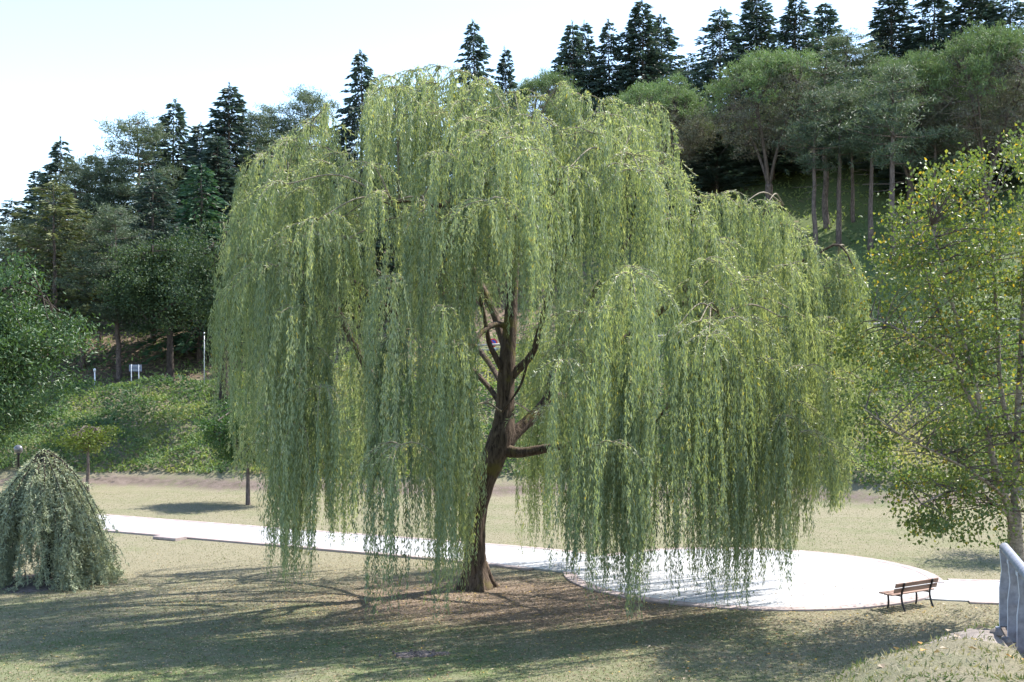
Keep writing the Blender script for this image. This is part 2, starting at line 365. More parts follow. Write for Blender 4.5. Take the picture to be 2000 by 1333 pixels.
# road on the shelf above the bank
def strip(name, xs_, t0, t1, dz, mat, n=2):
    V = []; 
    for x in xs_:
        for k in range(n):
            t = t0 + (t1 - t0) * k / (n - 1); y = y_foot(np.array([x]))[0] + t
            V.append((x, y, tz(x, y) + dz))
    V = np.array(V); i = np.arange(len(xs_) * n).reshape(-1, n)
    F = np.stack([i[:-1, :-1], i[1:, :-1], i[1:, 1:], i[:-1, 1:]], -1).reshape(-1, 4)
    return link(name, mesh_np(name, V, F, mat))
tag(strip('road', np.arange(-100, 100, 1.0), 14.6, 18.9, 0.05, M['asphalt'], 6), 'narrow asphalt road along the top of the bank', None, None, 'structure')
# pale verge line of the road edge
# path from the left into the round plaza and out to the right
def ribbon(name, pl, pr, z, depth, mat):
    """raised strip between two polylines, with side faces"""
    n = len(pl); V = []
    for a, b in zip(pl, pr):
        V += [(a[0], a[1], z), (b[0], b[1], z), (a[0], a[1], z - depth), (b[0], b[1], z - depth)]
    F = []
    for i in range(n - 1):
        k = 4 * i; F += [(k, k + 1, k + 5, k + 4), (k + 2, k, k + 4, k + 6), (k + 1, k + 3, k + 7, k + 5)]
    F += [(0, 2, 3, 1), (4 * n - 4, 4 * n - 3, 4 * n - 1, 4 * n - 2)]
    return link(name, mesh_np(name, np.array(V), np.array(F), mat))
def offset_poly(c, d):
    c = np.asarray(c, float); t = norm(np.gradient(c, axis=0)); return c + np.stack([-t[:, 1], t[:, 0]], -1) * d
pathL = smooth_path([(-70, 80.5), (-45, 66.6), (-19.4, 52.6), (-10.2, 47.6), (-1.2, 42.7), (1.8, 40.6), (4.2, 39.2)], 8)
hw = lerp_tab([(-70, 1.9), (-10, 1.85), (2, 1.9), (5, 2.0)], pathL[:, 0])
KZ = 0.055
def off_var(c, d):
    t = norm(np.gradient(c, axis=0)); return c + np.stack([-t[:, 1], t[:, 0]], -1) * np.asarray(d)[:, None]
o = ribbon('path', off_var(pathL, hw), off_var(pathL, -hw), 0.042, 0.4, M['concrete']); tag(o, 'pale concrete path crossing the lawn behind the willow', None, None, 'structure')
out_c = np.linalg.norm(pathL - PLAZA_C, axis=1) > PLAZA_R + 0.15
cL = pathL[out_c]; hL = hw[out_c]
for sgn in (1, -1):
    a, b = off_var(cL, sgn * (hL + 0.004)), off_var(cL, sgn * (hL + 0.30))
    o = ribbon('kerb', a if sgn < 0 else b, b if sgn < 0 else a, KZ, 0.4, M['kerb']); tag(o, None, None, None, 'structure')
pathR = smooth_path([(10.5, 36.2), (13.0, 35.2), (15.0, 34.8), (20, 34.2), (30, 33.6), (45, 33.4)], 6)
hR = np.full(len(pathR), 1.75)
o = ribbon('path', off_var(pathR, hR), off_var(pathR, -hR), 0.018, 0.4, M['concrete']); tag(o, 'pale concrete path leaving the round plaza past the bench', None, None, 'structure')
out_c = np.linalg.norm(pathR - PLAZA_C, axis=1) > PLAZA_R + 0.25
cR = pathR[out_c]; h2 = hR[out_c]
for sgn in (1, -1):
    a, b = off_var(cR, sgn * (h2 + 0.004)), off_var(cR, sgn * (h2 + 0.30))
    o = ribbon('kerb', a if sgn < 0 else b, b if sgn < 0 else a, 0.030, 0.4, M['kerb']); tag(o, None, None, None, 'structure')
# plaza disc, cut by four expansion joints into five concrete fields
NP = 96
th = np.linspace(0, 2 * math.pi, NP, endpoint=False)
def plaza_field(x0, x1):
    """disc slice between two chords x0..x1 (rotated frame), with a joint gap"""
    g = 0.012; x0 += g; x1 -= g; r = PLAZA_R - 0.42
    xx = np.linspace(max(x0, -r + 1e-3), min(x1, r - 1e-3), 14); top = np.sqrt(np.maximum(r * r - xx * xx, 0))
    poly = np.concatenate([np.stack([xx, -top], -1), np.stack([xx[::-1], top[::-1]], -1)])
    ca, sa = math.cos(0.5), math.sin(0.5)
    return np.stack([poly[:, 0] * ca - poly[:, 1] * sa, poly[:, 0] * sa + poly[:, 1] * ca], -1) + PLAZA_C
mb = MB(); r = PLAZA_R - 0.40
V = [(PLAZA_C[0] + r * math.cos(a), PLAZA_C[1] + r * math.sin(a), 0.026) for a in th] + [(PLAZA_C[0] + r * math.cos(a), PLAZA_C[1] + r * math.sin(a), -0.3) for a in th]
mb.add(V, [tuple(range(NP))] + [(k, NP + k, NP + (k + 1) % NP, (k + 1) % NP) for k in range(NP)])
plaza = mb.build('plaza', M['kerb']); tag(plaza, 'round pale concrete plaza with a pink kerb', None, None, 'structure')
for x0, x1 in ((-6.3, -3.6), (-3.6, -1.2), (-1.2, 1.2), (1.2, 3.6), (3.6, 6.3)):
    pl = plaza_field(x0, x1); n = len(pl)
    V = np.concatenate([np.c_[pl, np.full(n, 0.034)], np.c_[pl, np.full(n, 0.020)]])
    mb = MB(); mb.add(V, [tuple(range(n))] + [(k, n + k, n + (k + 1) % n, (k + 1) % n) for k in range(n)])
    mb.build('concrete_field', M['concrete'], plaza)
# kerb ring segments (single stones) around the plaza, left out where the paths join
r0, r1 = PLAZA_R - 0.40, PLAZA_R
for k in range(44):
    a0, a1 = 2 * math.pi * k / 44, 2 * math.pi * (k + 1) / 44 - 0.0012
    am = (a0 + a1) / 2; c = PLAZA_C + (r1 + 0.1) * np.array([math.cos(am), math.sin(am)])
    dl = np.min(np.linalg.norm(pathL - c, axis=1)); dr = np.min(np.linalg.norm(pathR - c, axis=1))
    if dl < 1.75 or dr < 1.6: continue
    mb = MB(); V = []
    zt = 0.036 + 0.002 * math.sin(k * 2.7)
    for zz in (zt, -0.25):
        for rr in (r0 + 0.003, r1):
            for a in (a0, am, a1): V.append((PLAZA_C[0] + rr * math.cos(a), PLAZA_C[1] + rr * math.sin(a), zz))
    mb.add(V, [(0, 3, 4, 1), (1, 4, 5, 2), (3, 9, 10, 4), (4, 10, 11, 5), (0, 1, 7, 6), (1, 2, 8, 7), (0, 6, 9, 3), (2, 5, 11, 8)])
    mb.build('kerb_stone', M['kerb'], plaza)

# foreground mound (embankment that carries the footbridge end)
EDGE = np.array([(1.2, 5.0), (2.5, 9.0), (3.7, 11.0), (4.9, 12.7), (6.3, 14.2), (9.0, 15.8), (14, 16.8)])
def mound_z(x, y):
    ed = smooth_path(EDGE, 8)
    d = np.full(x.shape, 1e9); sg = np.zeros(x.shape)
    for i in range(len(ed) - 1):
        a, b = ed[i], ed[i + 1]; ab = b - a
        t = np.clip(((x - a[0]) * ab[0] + (y - a[1]) * ab[1]) / (ab @ ab), 0, 1)
        dx, dy = x - a[0] - ab[0] * t, y - a[1] - ab[1] * t
        dd = np.hypot(dx, dy); s = np.sign(ab[0] * (y - a[1]) - ab[1] * (x - a[0]))
        m_ = dd < d; d = np.where(m_, dd, d); sg = np.where(m_, s, sg)
    D = d * sg                                            # >0 beyond the edge (left / far side)
    zl = 4.13 - 0.10 * np.clip(y - 9, -8, 6) + 0.0 * x
    z = zl - 0.04 * np.clip(-D, 0, 1) * 0 - np.where(D > -0.9, 0.30 * (D + 0.9) ** 2 * (D < 0.5) + (D >= 0.5) * (0.588 + 0.84 * (D - 0.5)), 0)
    z = z - 0.50 * sstep(-0.40, 0.10, x - (5.56 + (y - 13) * 0.3)) * (1 - sstep(12.6, 13.6, y))   # falls away beside the railing
    return z + (fbm(x * 1.3, y * 1.3) - 0.5) * 0.22 + (fbm(x * 5, y * 5, 3) - 0.5) * 0.07, D
gx = np.arange(-4.5, 15.2, 0.16); gy = np.arange(2.0, 22.5, 0.16)
X, Y = np.meshgrid(gx, gy); Zm, Dm = mound_z(X, Y)
keep = Zm > -0.5
zn = np.zeros(X.shape + (4,)); nzz = fbm(X * 0.9, Y * 0.9)
zn[..., 0] = 0.66 + 0.45 * (nzz - 0.5)
bare_ = np.exp(-((X - 4.75) / 0.8) ** 2 - ((Y - 11.8) / 1.7) ** 2)
zn[..., 2] = np.clip(1.0 * bare_, 0, 1)
zn[..., 0] += 0.25 * np.exp(-((X - 4.4) / 1.2) ** 2 - ((Y - 11.5) / 2.4) ** 2)
idx = np.arange(X.size).reshape(X.shape)
Fq = np.stack([idx[:-1, :-1], idx[:-1, 1:], idx[1:, 1:], idx[1:, :-1]], -1).reshape(-1, 4)
Fq = Fq[keep.ravel()[Fq].any(1)]
used = np.unique(Fq); rm = -np.ones(X.size, int); rm[used] = np.arange(len(used))
me = mesh_np('embankment', np.stack([X, Y, Zm], -1).reshape(-1, 3)[used], rm[Fq], M['mound'], {'zone': zn.reshape(-1, 4)[used]}, True)
o = link('embankment', me); tag(o, 'grassy embankment with a bare patch beside the steel railing', None, None, 'structure')

# ------------------------------------------------------------------ grass, litter, undergrowth (stuff)
def blades(name, x, y, z, h, wd, mat, var, r, flat=0.6):
    n = len(x); C = np.stack([x, y, z], -1)
    a = r.random(n) * 2 * math.pi; t = flat * r.random(n) ** 0.7
    Dr = np.stack([np.cos(a) * t, np.sin(a) * t, 1 - 0.5 * t], -1)
    return leaves(name, C, Dr, h, wd, mat, var, r)
n = 100000
# denser towards the camera
y = 22.0 + 45.0 * rng.random(n) ** 1.5; x = (rng.random(n) - 0.5) * 2 * (y * 0.46 + 1.0)
dpl = np.linalg.norm(np.stack([x, y], -1) - PLAZA_C, axis=1) < PLAZA_R + 0.05
def near_path(x, y, c, wd):
    ok = np.zeros(len(x), bool)
    for i in range(len(c) - 1):
        a, b = c[i], c[i + 1]; ab = b - a; t = np.clip(((x - a[0]) * ab[0] + (y - a[1]) * ab[1]) / (ab @ ab), 0, 1)
        ok |= np.hypot(x - a[0] - ab[0] * t, y - a[1] - ab[1] * t) < wd
    return ok
def paved(x, y): return (np.hypot(x - PLAZA_C[0], y - PLAZA_C[1]) < PLAZA_R + 0.04) | near_path(x, y, pathL, 2.2) | near_path(x, y, pathR, 2.08)
k = ~paved(x, y); x, y = x[k], y[k]
zo = zone(x, y); nz = fbm(x * 0.45, y * 0.45) * 0.55 + fbm(x * 2.0, y * 2.0) * 0.45
k = rng.random(len(x)) > zo[:, 1] * 1.15
x, y, zo, nz = x[k], y[k], zo[k], nz[k]
v = np.clip(0.18 + 0.95 * (zo[:, 0] - 0.45) + 1.5 * (nz - 0.5) + 0.22 * rng.normal(size=len(x)) + 0.15, 0, 1)
me = blades('lawn_grass', x, y, terrain(x, y) - 0.006, 0.035 + 0.045 * rng.random(len(x)), 0.016, M['grass'], v, rng, 1.1)
tag(link('lawn_grass', me), 'short parched grass of the lawn', None, None, 'stuff')
# mound grass
n = 62000
x = -1 + 11 * rng.random(n); y = 6.5 + 9.5 * rng.random(n)
z, D = mound_z(x, y); nz = fbm(x * 0.9, y * 0.9) * 0.6 + fbm(x * 4, y * 4) * 0.4
br = np.exp(-((x - 4.75) / 0.8) ** 2 - ((y - 11.8) / 1.7) ** 2)
k = (D < 1.2) & (rng.random(n) > br * 1.05) & (rng.random(n) < np.clip((nz - 0.30) * 4.0, 0.06, 1))
x, y, z, nz = x[k], y[k], z[k], nz[k]
v = np.clip(0.70 - 2.4 * (nz - 0.42) + 0.2 * rng.normal(size=len(x)), 0, 0.95)
me = blades('mound_grass', x, y, z - 0.005, 0.03 + 0.06 * rng.random(len(x)) ** 2, 0.010 + 0.006 * rng.random(len(x)), M['grass'], v, rng, 1.3)
tag(link('mound_grass', me), 'patchy grass on the foreground embankment', None, None, 'stuff')
# fallen leaves
n = 30000
cx = rng.normal(size=n) * 6.5 - 1.0; cy = 32.5 + rng.normal(size=n) * 4.2
x2 = rng.uniform(-14, 15, 9000); y2 = rng.uniform(23, 36, 9000); x = np.r_[cx, x2]; y = np.r_[cy, y2]
k = (y > 21) & (~paved(x, y) | (rng.random(len(x)) < 0.16)); x, y = x[k], y[k]
onp = paved(x, y); z = np.where(onp, 0.048, terrain(x, y) + 0.03 * rng.random(len(x)) + 0.004)
a = rng.random(len(x)) * 6.283; Dr = np.stack([np.cos(a), np.sin(a), rng.normal(size=len(x)) * 0.12], -1)
nr = np.stack([rng.normal(size=len(x)) * 0.35, rng.normal(size=len(x)) * 0.35, np.ones(len(x))], -1)
me = leaves('fallen_leaves', np.stack([x, y, z], -1), Dr, 0.05 + 0.06 * rng.random(len(x)), 0.022 + 0.014 * rng.random(len(x)), M['litter'], rng.random(len(x)) * 0.94, rng, nrm=nr)
tag(link('fallen_leaves', me), 'dry fallen leaves strewn under the willow', None, None, 'stuff')
# bigger yellow and red leaves to the right, near bench and on the mound
n = 900; x = rng.uniform(3, 16, n); y = rng.uniform(22, 33, n); k = ~paved(x, y); x, y = x[k], y[k]; z = terrain(x, y) + 0.03
xm = rng.uniform(2, 6, 40); ym = rng.uniform(9, 13.5, 40); zm_, dmm = mound_z(xm, ym)
x = np.r_[x, xm]; y = np.r_[y, ym]; z = np.r_[z, zm_ + 0.02]; n = len(x)
a = rng.random(n) * 6.283; Dr = np.stack([np.cos(a), np.sin(a), rng.normal(size=n) * 0.2], -1)
nr = np.stack([rng.normal(size=n) * 0.4, rng.normal(size=n) * 0.4, np.ones(n)], -1)
me = leaves('fallen_leaves', np.stack([x, y, z], -1), Dr, 0.07 + 0.04 * rng.random(n), 0.05 + 0.03 * rng.random(n), M['litter'], 0.6 + 0.4 * rng.random(n), rng, nrm=nr)
tag(link('fallen_leaves', me), 'broad yellow and red leaves fallen near the bench', None, None, 'stuff')
# undergrowth on the bank
def undergrowth(n, x0, x1, t0, t1, size, seed, hmul=1.0):
    r = np.random.default_rng(seed)
    x = r.uniform(x0, x1, n); t = t0 + (t1 - t0) * r.random(n); y = y_foot(x) + t
    cl = fbm(x * 0.55, y * 0.55, 4); hgt = np.clip((cl - 0.36) * 2.6, 0.02, 1.1) * hmul
    z = terrain(x, y) + hgt * r.random(n) ** 0.6
    tone = fbm(x * 0.22 + 40, y * 0.22, 3)  # random patches of paler and darker leaf colour
    v = np.clip(0.54 + 2.4 * (tone - 0.5) + 0.16 * r.normal(size=n) - 0.25 * (hgt - 0.4), 0, 1)
    Dr = r.normal(size=(n, 3)); Dr[:, 2] = np.abs(Dr[:, 2]) * 0.8
    return np.stack([x, y, z], -1), Dr, v, size * (0.6 + 0.8 * r.random(n))
C, Dr, v, s = undergrowth(115000, -48, 34, 1.9, 14.3, 0.24, 21)
k = (np.abs(U(C[:, 0], C[:, 1]) - 1000) < 1080); C, Dr, v, s = C[k], Dr[k], v[k], s[k]
tag(link('bank_undergrowth', leaves('bank_undergrowth', C, Dr, s, s * 0.42, M['scrub'], v, rng)), 'rough scrub and tall weeds covering the green bank', None, None, 'stuff')
C, Dr, v, s = undergrowth(22000, -45, 45, 20, 50, 0.32, 22, 0.5)
tag(link('forest_undergrowth', leaves('forest_undergrowth', C, Dr, s, s * 0.4, M['scrub'], v * 0.75, rng)), 'low weeds and grass between the forest trunks', None, None, 'stuff')

# ------------------------------------------------------------------ weeping willow
W_D = 35.5
wil = empty('weeping_willow', G(930, 1148)); W0 = np.array(wil.location)
tag(wil, 'huge weeping willow with a leaning trunk and curtains of hanging foliage', 'willow tree')
def wp(lst):   # (u, v, depth offset, pixel width)
    pts = np.array([P(u, v, W_D + d) for u, v, d, w_ in lst]) - W0
    rad = np.array([w_ * (W_D + d) / FPX / 2 for u, v, d, w_ in lst]); return pts, rad
def limb(name, lst, mat, n=10, seg=5, wob=0.12):
    pts, rad = wp(lst); q = smooth_path(np.c_[pts, rad], seg)
    mb = MB(); mb.tube(q[:, :3], np.maximum(q[:, 3], 0.006), n, True, wob, rng)
    return mb.build(name, mat, wil, True)
limb('trunk', [(930, 1162, 0, 78), (930, 1146, 0, 66), (928, 1120, 0, 50), (927, 1070, 0, 43), (930, 1010, 0, 40), (942, 950, 0, 43), (962, 900, 0, 48), (980, 850, 0.1, 47), (986, 800, 0.2, 38), (988, 750, 0.2, 34), (991, 700, 0.2, 31), (996, 640, 0.3, 28), (1000, 580, 0.4, 22), (1008, 500, 0.5, 17), (1025, 440, 0.5, 13), (1030, 340, 0.5, 9), (1020, 240, 0.3, 5)], M['willow_bark'], 16, 5, 0.10)
LIMBS = [
 [(985, 880, 0, 26), (1020, 884, -0.3, 20), (1080, 874, -0.6, 16), (1150, 866, -1, 13), (1200, 878, -1.3, 10), (1250, 860, -1.6, 7), (1300, 800, -2, 5)],
 [(985, 868, 0.2, 34), (1010, 842, 0.5, 27), (1045, 810, 0.9, 24), (1072, 775, 1.2, 21), (1085, 720, 1.4, 17), (1130, 620, 1.8, 13), (1220, 480, 2.2, 9), (1290, 330, 2, 5)],
 [(990, 745, 0.2, 20), (1012, 722, 0.1, 17), (1040, 690, -0.2, 14), (1055, 640, -0.5, 12), (1090, 520, -1.2, 10), (1160, 400, -2.0, 7), (1210, 330, -2.6, 4)],
 [(988, 738, 0.1, 13), (972, 705, 0, 12), (956, 672, -0.1, 10), (950, 640, -0.3, 9), (930, 560, -0.8, 8), (880, 470, -1.6, 6), (840, 400, -2.2, 5), (780, 396, -2.6, 4)],
 [(996, 640, 0.2, 12), (968, 634, 0, 12), (940, 650, -0.5, 11), (918, 680, -1.0, 9), (895, 700, -1.5, 7), (870, 690, -2, 5)],
 [(985, 800, 0.2, 11), (940, 740, 1.4, 10), (850, 660, 2.3, 10), (740, 590, 2.2, 9), (650, 520, 1.5, 10), (585, 495, 1.2, 7), (540, 500, 1, 4)],
 [(740, 752, -0.6, 16), (720, 725, -0.3, 15), (690, 670, 0.0, 13), (640, 560, 0.3, 11), (600, 440, 0.3, 8), (560, 330, 0.2, 5)],
 [(990, 690, 0.3, 18), (960, 600, 1, 15), (900, 480, 1.8, 12), (850, 340, 2, 9), (820, 220, 1.5, 5)],
 [(1030, 450, 0.5, 11), (1005, 425, 0, 9), (990, 410, -0.6, 7), (940, 360, -1.4, 5)],
 [(1022, 470, 0.5, 11), (1045, 412, 0, 9), (1080, 380, -0.8, 7), (1120, 300, -1.4, 5)],
 [(1085, 740, 1.3, 18), (1180, 690, 2, 15), (1300, 600, 2.4, 13), (1400, 500, 2.2, 10), (1470, 430, 1.6, 7), (1530, 400, 1, 4)],
 [(1300, 600, 2.4, 10), (1400, 580, 2, 9), (1500, 540, 1.4, 7), (1590, 500, 1, 5), (1640, 480, 0.6, 4), (1675, 540, 0.4, 2.5)],
 [(1072, 775, 1.2, 16), (1130, 760, 3, 13), (1200, 640, 5, 10), (1250, 520, 6, 6)],
 [(985, 760, 0.4, 11), (940, 690, 3, 10), (840, 600, 5, 9), (720, 520, 6, 7)],
 [(905, 432, -2.2, 9), (870, 405, -2.8, 8), (820, 393, -3.4, 6), (765, 396, -3.8, 4)],
 [(900, 440, -2.0, 8), (880, 415, -2.6, 7), (840, 402, -3.0, 5), (790, 410, -3.4, 3)],
 [(1345, 605, -3.0, 6), (1365, 618, -3.5, 5), (1390, 625, -4, 3), (1408, 615, -4.4, 2)],
 [(980, 805, -0.9, 4), (1000, 780, -1.2, 4), (1020, 745, -1.4, 5), (1034, 690, -1.5, 6)],
]
for l in LIMBS: limb('branch', l, M['willow_bark'], 8, 5)
# buttress roots at the foot
for a in (0.3, 1.5, 2.6, 3.7, 5.0):
    c, s_ = math.cos(a), math.sin(a); mb = MB()
    mb.tube([(0.20 * c, 0.20 * s_, 0.75), (0.34 * c, 0.34 * s_, 0.36), (0.48 * c, 0.48 * s_, 0.10), (0.72 * c, 0.72 * s_, -0.08)], [0.16, 0.17, 0.16, 0.08], 8, True, 0.2, rng)
    mb.build('root', M['willow_bark'], wil, True)

TOP = [(405, 640), (420, 560), (445, 430), (460, 345), (500, 300), (570, 265), (630, 200), (655, 232), (676, 262), (692, 340), (705, 320), (713, 185), (725, 160), (780, 132), (850, 118), (930, 132), (1000, 168), (1090, 155), (1180, 182), (1270, 192), (1322, 240), (1340, 330), (1350, 395), (1362, 385), (1400, 366), (1500, 380), (1550, 432), (1600, 482), (1660, 478), (1690, 560), (1715, 660), (1730, 760)]
HEM = [(400, 780), (430, 760), (452, 860), (470, 955), (520, 900), (533, 1000), (540, 1155), (610, 1160), (622, 1060), (690, 1090), (712, 1000), (735, 1060), (742, 1232), (790, 1226), (806, 1105), (845, 1100), (852, 1220), (892, 1210), (905, 1135), (925, 1130), (936, 690), (948, 610), (1000, 600), (1018, 690), (1034, 720), (1078, 790), (1092, 1140), (1110, 1130), (1168, 1140), (1175, 1225), (1190, 1130), (1218, 1140), (1226, 1256), (1242, 1250), (1250, 1140), (1310, 1150), (1320, 1210), (1335, 1160), (1395, 1165), (1402, 1196), (1455, 1196), (1470, 1150), (1505, 1150), (1515, 1160), (1545, 1150), (1552, 950), (1566, 960), (1572, 1085), (1584, 940), (1600, 1005), (1640, 990), (1655, 830), (1695, 760), (1720, 770), (1735, 640)]
def top_v(u): return lerp_tab(TOP, u)
def hem_v(u): return lerp_tab(HEM, u)
lobes = []    # u, v, D, r
SPEC = [(745, 190, 37, 1.3), (800, 175, 38, 1.4), (860, 170, 38, 1.4), (930, 180, 38, 1.4), (830, 200, 33.5, 1.4), (900, 200, 33.5, 1.4), (780, 230, 33, 1.3), (960, 215, 33, 1.3), (1040, 230, 33, 1.3), (1130, 240, 32.5, 1.3), (640, 205, 35, .8), (610, 245, 34.5, .9), (570, 275, 34, 1.1), (520, 305, 35, 1.0), (490, 345, 36, .7), (478, 440, 35, .8), (462, 560, 35.5, .6), (485, 500, 34, .8), (665, 300, 34, .8), (560, 360, 31.5, 1.5), (620, 430, 30.5, 1.5), (540, 520, 31, 1.4),
 (720, 180, 35, .9), (765, 150, 36, 1.2), (810, 140, 35.5, 1.3), (860, 130, 36, 1.3), (905, 140, 36, 1.2), (950, 155, 35.5, 1.1), (1005, 180, 36, 1.1), (1050, 190, 35, 1.1), (1090, 165, 35, .8), (1140, 190, 35, 1.0), (1180, 195, 34.5, 1.0), (1225, 215, 35, 1.0), (1270, 205, 35.5, 1.0), (1310, 250, 36, 1.0), (1335, 290, 35, .6), (1300, 330, 34, 1.1),
 (1365, 385, 36, .9), (1405, 380, 35, 1.0), (1450, 400, 35, 1.1), (1500, 395, 35, 1.0), (1540, 440, 35.5, .9), (1580, 480, 35.5, .9), (1620, 520, 36, .9), (1655, 490, 36.5, .7), (1680, 560, 36.5, .6), (1690, 640, 37, .7), (1390, 622, 30.5, .9), (830, 400, 31, 1.3), (890, 690, 32.5, .6)]
lobes += SPEC
FULL = [(765, 540, 28.8, .55), (775, 660, 29, .5), (868, 600, 28.8, .55), (880, 690, 29.5, .4), (1180, 600, 28.6, .4), (1232, 520, 28.3, .4), (1234, 660, 28.6, .3), (1322, 640, 29.0, .4), (1430, 620, 29.6, .7), (1445, 720, 30, .6), (575, 600, 30.2, .8), (590, 720, 30.5, .7), (1527, 620, 31.5, .5), (1060, 690, 40, .7), (1130, 700, 39, .9), (1574, 620, 33, .3), (1615, 620, 34.5, .5), (660, 620, 31, .7), (915, 800, 33.6, .3), (1050, 640, 38.5, .5), (1078, 620, 39.5, .6), (1055, 740, 40.5, .4), (1180, 700, 28.6, .35), (1232, 740, 28.4, .3), (1405, 700, 29.4, .5), (1500, 700, 30.5, .5)]
lobes += FULL
for k in range(150):
    u = rng.uniform(490, 1650); tv = top_v(u)
    f = rng.random(); v = tv + 25 + (880 - tv) * f ** 1.15
    wq = math.sqrt(max(0.05, 1 - ((u - 1060) / 690.0) ** 2)) * 8.2
    g = 0.25 + 0.75 * min(1, (v - tv) / 330.0 + 0.15)
    back = rng.random() < 0.33
    D = W_D + (wq * g * rng.uniform(0.45, 1.0) * (0.8 if back else -1.0)) + (rng.normal() * 0.6)
    if 925 < u < 1035 and v > 470 and not back: v = rng.uniform(230, 450)
    if 925 < u < 1020 and v > 560: continue
    lobes.append((u, v, D, rng.uniform(0.8, 1.6)))
LC, LD, LL, LW, LV, LN = [], [], [], [], [], []
tw = MB()
trunk_nodes = np.vstack([wp(l)[0] + W0 for l in LIMBS] + [np.array([P(1000, 580, W_D), P(1010, 500, W_D), P(1028, 420, W_D), P(1025, 300, W_D)])])
axis_xy = np.array([P(1010, 700, W_D)[0], W_D])
for li, (u, v, D, r) in enumerate(lobes):
    c = P(u, v, D)
    # feeder twig from the nearest thick limb
    cand = trunk_nodes[trunk_nodes[:, 2] < c[2] + 0.6]
    if len(cand) == 0: cand = trunk_nodes
    j = np.argmin(np.linalg.norm(cand - c, axis=1)); a = cand[j]
    far_ = np.linalg.norm(a - c) > 3.6
    mid = (a + c) / 2 + np.array([0, 0, 0.35 * np.linalg.norm(a[:2] - c[:2]) * 0.5])
    q = smooth_path([a - W0, mid - W0, c - W0], 5)
    if not far_ and (li % 3 != 2 or li < len(SPEC)): tw.tube(q, np.linspace(0.034, 0.014, len(q)), 4, True)
    ow = c[:2] - axis_xy; ow = ow / (np.linalg.norm(ow) + 1e-6)
    ntw = 7 if li < len(SPEC) else rng.integers(6, 9)
    lobe_len = rng.uniform(1.3, 4.6)
    lobe_var = rng.normal() * 0.10
    deep = v > 480; full_lobe = len(SPEC) <= li < len(SPEC) + len(FULL)
    for ti in range(ntw):
        ang = rng.random() * 2 * math.pi; d2 = np.array([math.cos(ang), math.sin(ang)]) + ow * 0.55
        d2 /= np.linalg.norm(d2); rl = r * rng.uniform(0.5, 1.15)
        lift = rl * rng.uniform(-0.02, 0.18)
        s = np.linspace(0, 1, 6)[:, None]
        arc = c + np.c_[d2[0] * s * rl, d2[1] * s * rl, (4 * lift * s * (1 - s) - s ** 2 * rl * rng.uniform(0.35, 0.85))]
        if HOR - (arc[4][2] - EYE) / arc[4][1] * FPX < top_v(U(arc[4][0], arc[4][1])) - 10: continue
        tw.tube(arc - W0, np.linspace(0.014, 0.005, 6), 4, False)
        nlock = 4 if li < len(SPEC) else rng.integers(2, 4)
        for lk in range(nlock):
            sp = 0.10 + 0.90 * rng.random() ** 0.6
            fi = sp * 5; i0 = min(4, int(fi)); pl0 = arc[i0] * (1 - (fi - i0)) + arc[i0 + 1] * (fi - i0)
            uu = U(pl0[0], pl0[1]); hv = hem_v(uu)
            if pl0[1] > 36.5 and 1016 < uu < 1098: hv = 1135
            zh = max(EYE - (hv - HOR) / FPX * pl0[1], 0.22)
            full = pl0[2] - zh
            if rng.random() < (0.95 if full_lobe else (0.72 if D < 33.5 else 0.5) if deep else 0.10): lock_len = full * rng.uniform(0.84, 1.0)
            else: lock_len = lobe_len * rng.uniform(0.65, 1.1)
            if EYE - (pl0[2] - EYE) * 0 and HOR - (pl0[2] - EYE) / pl0[1] * FPX < top_v(uu) - 14: continue
            lock_var = 0.10 * rng.normal(); ph = rng.random(2) * 6.28; amp = 0.03 + 0.10 * rng.random()
            kk = rng.uniform(0.1, 0.4)
            for si in range(rng.integers(4, 6)):
                p0 = pl0 + rng.normal(size=3) * [0.048, 0.048, 0.08]
                Ls = min(lock_len * (1 - 0.30 * rng.random() ** 2), full - 0.15 * rng.random())
                if Ls < 0.35: continue
                nl = int(Ls / 0.113); tt = np.sort(rng.random(nl)) * Ls
                a2 = rng.random(2) * 6.28
                kick = kk * (1 - np.exp(-tt / 0.5)); ga = 1 - 0.45 * tt / Ls
                X_ = pl0[0] + (p0[0] - pl0[0]) * ga + d2[0] * kick + (amp * np.sin(tt * 1.2 + ph[0]) + 0.02 * np.sin(tt * 3 + a2[0])) * np.minimum(tt, 1) - 0.012 * tt
                Y_ = pl0[1] + (p0[1] - pl0[1]) * ga + d2[1] * kick + (amp * np.sin(tt * 1.0 + ph[1]) + 0.02 * np.sin(tt * 3 + a2[1])) * np.minimum(tt, 1)
                Z_ = p0[2] - tt
                th_ = rng.random(nl) * 6.283; op = rng.uniform(0.10, 0.62, nl)
                LC.append(np.stack([X_, Y_, Z_], -1)); LD.append(np.stack([np.cos(th_) * op, np.sin(th_) * op, -np.ones(nl)], -1))
                rp = norm(np.array([p0[0] - pl0[0], p0[1] - pl0[1]]) + d2 * 0.06)
                LN.append(np.stack([np.full(nl, rp[0] + 0.5 * d2[0]), np.full(nl, rp[1] + 0.5 * d2[1]), np.full(nl, 0.25)], -1) + 0.55 * rng.normal(size=(nl, 3)))
                fall = 1 - 0.35 * (tt / Ls) ** 3
                LL.append((0.12 + 0.07 * rng.random(nl)) * fall); LW.append((0.023 + 0.013 * rng.random(nl)) * fall)
                vv = np.clip(0.46 + 1.3 * lobe_var + 1.5 * lock_var + 0.13 * rng.normal(size=nl), 0, 0.86)
                yl = rng.random(nl) < 0.016; vv[yl] = rng.uniform(0.9, 1.0, yl.sum()); LV.append(vv)
        # leaves along the arching twig itself
        nl = int(rl / 0.022); s_ = rng.random(nl) * 5; i0 = np.minimum(s_.astype(int), 4); fr = (s_ - i0)[:, None]
